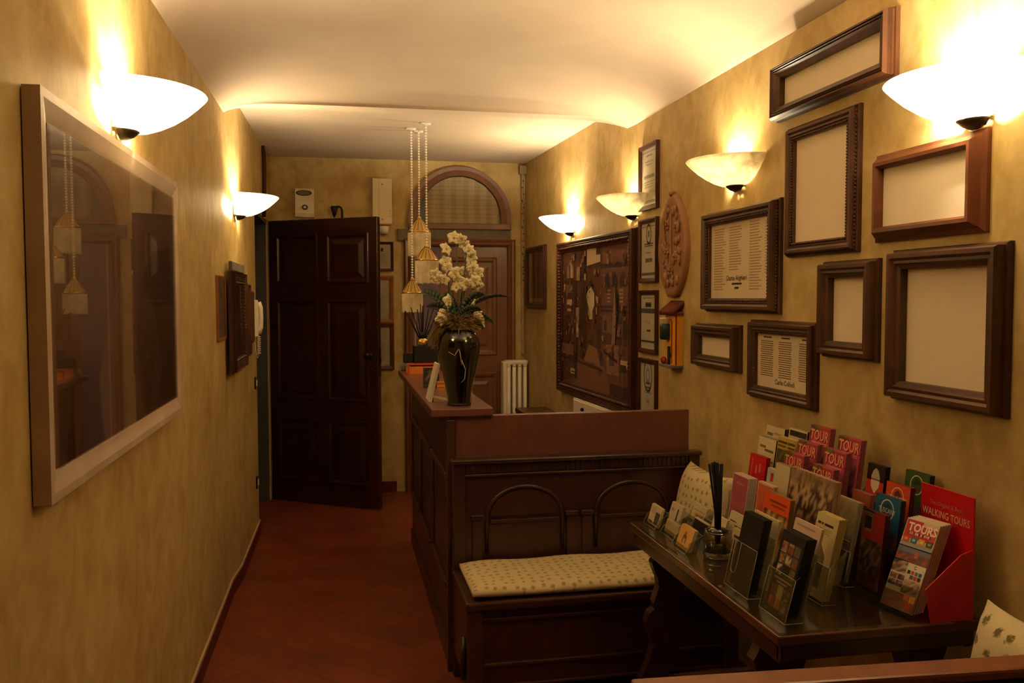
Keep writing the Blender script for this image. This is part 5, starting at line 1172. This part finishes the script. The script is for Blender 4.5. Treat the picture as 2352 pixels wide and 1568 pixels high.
# tours leaflet and the red walking-tour stand
def A_tours(m, x0, x1, z0, z1, y):
    w, h = x1 - x0, z1 - z0; rect(m, x0, x1, z0, z1, y, 'CDBDA4'); e = y - .0004; X = lambda u: x0 + u * w; Z = lambda v: z0 + v * h
    rect(m, X(.02), X(.98), Z(.78), Z(.985), e, 'B8202E'); rect(m, X(.52), X(.99), Z(.935), Z(.995), e - .0002, 'CBB68A')
    put_text(m, 'TOURS', X(.54), Z(.865), .031, 'F0D8BE', e - .0005, sx=.92, bold=.001)
    r = random.Random(5)
    for i in range(13): rect(m, X(.14 + .056 * i), X(.18 + .056 * i), Z(.825), Z(.853), e - .0005, r.choice(['EAC8B0', '5A1A1A', 'D89A90', 'EAD8C0', '4A6A3A']))
    for i, c in enumerate(('C23A22', '2A6A78', 'D89A2A', '42501E')):
        rect(m, X(.05 + .24 * i), X(.24 + .24 * i), Z(.735), Z(.80), e - .0007, c); rect(m, X(.10 + .24 * i), X(.19 + .24 * i), Z(.755), Z(.78), e - .0009, ['E29A7A', '9AB8B4', 'E8C26A', '8A9A5A'][i])
    rect(m, X(0), X(1), Z(.68), Z(.735), e, '9A9A94'); rect(m, X(0), X(1), Z(.60), Z(.69), e, '6A6A7A')
    mosaic(m, X(0), X(1), Z(.52), Z(.62), e - .0002, ['8A3A2A', '5E3A34', '6A4A44', 'A05A3A'], 9, 3, 2); poly(m, [(X(.55), Z(.58)), (X(.55), Z(.64)), (X(.60), Z(.68)), (X(.65), Z(.64)), (X(.66), Z(.58))], e - .0004, 'B85A48')
    mosaic(m, X(0), X(.45), Z(.39), Z(.53), e - .0002, ['8A6242', '2E3450', 'B08A6A', '4A3A34', 'C2A48A'], 4, 4, 3)
    rect(m, X(.47), X(1), Z(.40), Z(.52), e - .0002, 'D8CBB0')
    for i in range(12): a0, a1 = .6 + 5.2 * i / 12, .6 + 5.2 * (i + 1) / 12; poly(m, [(X(.70) + math.cos(a) * q * w, Z(.485) + math.sin(a) * q * w) for a, q in ((a0, .03), (a0, .045), (a1, .045), (a1, .03))], e - .0005, '2A2A2A')
    cols = ['1E1E22', 'C23A2E', '4A7A5A', '2A4A6A', 'D8CBB8', '3A5A3A', 'B82A2A', '1A1A1E']
    for i in range(4):
        for j in range(2): rect(m, X(.50 + .115 * i), X(.59 + .115 * i), Z(.405 - .05 * j), Z(.445 - .05 * j), e - .0004, cols[i + 4 * j])
    for i in range(2):
        for j in range(2): mosaic(m, X(.03 + .23 * i), X(.24 + .23 * i), Z(.24 + .07 * j), Z(.30 + .07 * j), e - .0003, ['5A4438', '2A2220', 'A0866A', '8A3A34'], 3, 2, i + 2 * j)
    mosaic(m, X(.48), X(.98), Z(.19), Z(.34), e - .0003, ['A08068', 'C2A084', '3A2A22', '5A4A3A'], 5, 4, 9)
    mosaic(m, X(0), X(1), Z(0), Z(.18), e - .0003, ['A0564A', '8E6A5A', 'A87A5A'], 4, 3, 7); rect(m, X(.62), X(.78), Z(.12), Z(.18), e - .0005, 'C26A5A'); rect(m, X(.80), X(.97), Z(.11), Z(.18), e - .0005, 'D8942A'); rect(m, X(.72), X(.9), Z(.04), Z(.10), e - .0005, 'C2382E')
RZT = RZR + .20
t = thing('leaflet_holder', 'clear reclined holder of the TOURS leaflets in front of the red stand', 'leaflet holder', (1.424, 2.012, T), RZT, 'clear leaflet holders on the table')
k = math.tan(.41); m = MB(); m.prism([(-.008, 0), (-.005, 0), (-.005 + k * .07, .07), (-.008 + k * .07, .07)], -.058, .058, 'x'); m.build('front_lip', M['acrylic'], t)
m = MB(); m.prism([(.049, 0), (.052, 0), (.052 + k * .16, .16), (.049 + k * .16, .16)], -.056, .056, 'x'); m.build('back_plate', M['acrylic'], t)
m = MB(); m.box(-.056, .056, -.008, .052, 0, .0025); m.build('base_plate', M['acrylic'], t)
h = .242; th = thing('tours_leaflet', 'red and white TOURS leaflet full of tiny pictures in the reclined holder', 'leaflet', (1.424, 2.012, T + .0085), RZT, 'TOURS leaflets in the reclined holder', .41)
m = MB(); m.box(-.052, .052, 0, .006, 0, h, 'C8B090'); A_tours(m, -.052, .052, 0, h, -.0004); m.build('printed_cover', M['print'], th)
d = Vector((-math.sin(RZT), math.cos(RZT), 0))
for i in range(1, 5): dup(th, Vector(th.location) + d * (.0088 * i) + Vector((0, 0, .0005 * i)), 'TOURS leaflet in the pile behind the front one', 'TOURS leaflets behind the front one')
t = thing('leaflet_stand', 'glossy red card stand reading WALKING TOURS at the near end of the table', 'leaflet stand', (1.52, 2.02, T), 0)
y0, y1 = 1.922, 2.126
m = MB(); m.box(1.578, 1.583, y0, y1, T, 1.089); m.build('back_panel', M['redcard'], t, t.location)
for y, P in ((y0, [(1.462, T), (1.578, T), (1.578, .955), (1.545, .945), (1.445, .862)]), (y1 - .003, [(1.51, T), (1.578, T), (1.578, .955), (1.545, .945), (1.51, .918)])):
    m = MB(); m.prism(P, y, y + .003, 'y'); m.build('side_wing', M['redcard'], t, t.location)
m = MB(); m.box(1.54, 1.578, y0 + .003, y1 - .003, T, T + .003); m.build('base_panel', M['redcard'], t, t.location)
m = MB(); m.prism([(1.583, T), (1.63, T), (1.583, .95)], 2.02, 2.023, 'y'); m.build('rear_strut', M['redcard'], t, t.location)
m = MB(); put_text(m, 'WALKING TOURS', 0, 0, .0285, 'E8CFA8', 0, sx=.80); put_text(m, 'The Original & Best', 0, .032, .0165, 'D88A74', 0, sx=.95)
m.v = [(1.5772, 2.026 - x, 1.008 + z) for x, y, z in m.v]; m.build('lettering', M['print'], t, t.location)['label'] = 'pale gold lettering'

# business cards
def cards(lab_h, lab_c, X, Yn, Yf, ztop, art, n=3, hh=.055, lean=.30, side='C2B08A'):
    w = Yf - Yn; h = (ztop - T - .004) / math.cos(lean)
    x = X - h * math.sin(lean)
    t = thing('card_holder', lab_h, 'card holder', (x, (Yn + Yf) / 2, T), RZR, 'clear business card holders on the table')
    k = math.tan(lean); u = w / 2 + .004
    m = MB(); m.box(-u, u, -.012, .03, 0, .003); m.build('base_plate', M['acrylic'], t)
    m = MB(); m.prism([(-.006, 0), (-.003, 0), (-.003 + k * .018, .018), (-.006 + k * .018, .018)], -u, u, 'x'); m.build('front_lip', M['acrylic'], t)
    m = MB(); m.prism([(.024, 0), (.027, 0), (.027 + k * hh, hh), (.024 + k * hh, hh)], -u, u, 'x'); m.build('back_plate', M['acrylic'], t)
    for uu in (-u - .002, u):
        m = MB(); m.prism([(-.006, 0), (.027, 0), (.027 + k * hh, hh), (.002, hh * .6)], uu, uu + .002, 'x'); m.build('side_plate', M['acrylic'], t)
    m = MB(); q = .0007; m.tube([(-u, -.012, .002), (u, -.012, .002)], q, 5)  # edge glints painted in as thin pale tubes
    for uu in (-u - .001, u + .001): m.tube([(uu, -.012, .002), (uu, .002, hh * .6), (uu, .027 + k * hh, hh), (uu, .027, .001)], q, 5)
    m.tube([(-u, .027 + k * hh, hh), (u, .027 + k * hh, hh)], q, 5); m.build('edge_glint', M['edge'], t)
    c = thing('business_card', lab_c, 'business card', (x, (Yn + Yf) / 2, T + .0055), RZR, 'business cards in clear holders', lean)
    m = MB(); m.box(-w / 2, w / 2, 0, .0024, 0, h, side); art(m, -w / 2, w / 2, 0, h, -.0003); m.build('card_face', M['print'], c)
    d = Vector((0.0034, 0, 0))
    for i in range(1, n): dup(c, Vector(c.location) + d * i, 'second copy of ' + ' '.join(lab_c.split()[:12]), 'cards behind: ' + lab_c[:40])
cr = 'CDBD95'
cards('clear card holder at the far left corner of the table', 'cream and grey-green card at the far left corner of the table', 1.122, 2.905, 3.008, .846, A_plain(cr, [(.05, .5, .55, .9, 'B8B088'), (.55, .95, .1, .7, '4A3E34'), (.1, .4, .05, .2, '8A7A50')]))
cards('clear card holder second from the far left corner', 'white card with a black bottle motif, second from the far left', 1.195, 2.892, 2.995, .852, A_plain('D0BEA2', [(.1, .35, .6, .75, 'B08058'), (.62, .72, .2, .8, '2E2620')]))
cards('clear card holder in front of the black bottle card', 'plain beige card low in front of the black bottle card', 1.128, 2.765, 2.875, .822, A_plain('A8986E', [(.05, .95, .86, .96, 'C2B07E')]), hh=.04)
cards('clear card holder nearest the table edge', 'orange-beige card with a brown figure nearest the table edge', 1.114, 2.60, 2.705, .848, A_plain('D2A45C', [(.42, .52, .62, .78, '8A5A22'), (.36, .60, .48, .62, '7A4A22'), (.34, .42, .25, .48, '8A5A2A'), (.55, .62, .28, .48, '8A5A2A')]), 4, .06, .34)
cards('clear card holder behind the diffuser row holding black cards', 'black card with a white edge behind the orange-beige card', 1.222, 2.735, 2.85, .828, A_plain('171216', [(0, 1, .93, 1, 'C8B8A0')]))
cards('clear card holder at the back against the pillow', 'cream card with a brown border at the back near the pillow', 1.292, 2.905, 3.02, .838, A_plain('CBB88A', [(.08, .92, .62, .68, 'A08A5A'), (.2, .8, .2, .5, 'BEA468'), (.3, .7, .3, .42, 'A86A4A')]))
cards('clear card holder directly behind the black reeds', 'cream card with a dark stroke directly behind the black reeds', 1.252, 2.655, 2.755, .862, A_plain('CFC096', [(.1, .8, .40, .48, '7A6440'), (.5, .9, .2, .32, 'A88A5A')]))
cards('clear card holder right of the black reeds', 'cream envelope-like card right of the black reeds', 1.298, 2.61, 2.725, .878, A_plain('CDBC8E', [(.1, .5, .70, .74, '5E4A2C'), (.45, .9, .58, .63, '6A5634')]))
cards('clear card holder low beside the plain black leaflets', 'cream card with red-brown print beside the plain black leaflets', 1.245, 2.495, 2.59, .858, A_plain('CDB88C', [(.15, .7, .66, .76, '5A3A26'), (.05, .85, .2, .55, 'A8644A')]))

# ------------------------------------------------------------------ light and view
sc = bpy.context.scene
w = bpy.data.worlds.new('world'); sc.world = w; w.use_nodes = True
w.node_tree.nodes['Background'].inputs['Color'].default_value = (.02, .014, .008, 1); w.node_tree.nodes['Background'].inputs['Strength'].default_value = 1
sc.view_settings.view_transform = 'Standard'; sc.view_settings.look = 'None'
sc.view_settings.gamma = 1; sc.view_settings.use_curve_mapping = False; sc.view_settings.exposure = EXPO
sc.cycles.max_bounces = 10; sc.cycles.transparent_max_bounces = 24; sc.cycles.sample_clamp_indirect = 6
sc.cycles.use_denoising = True
bpy.context.view_layer.update()
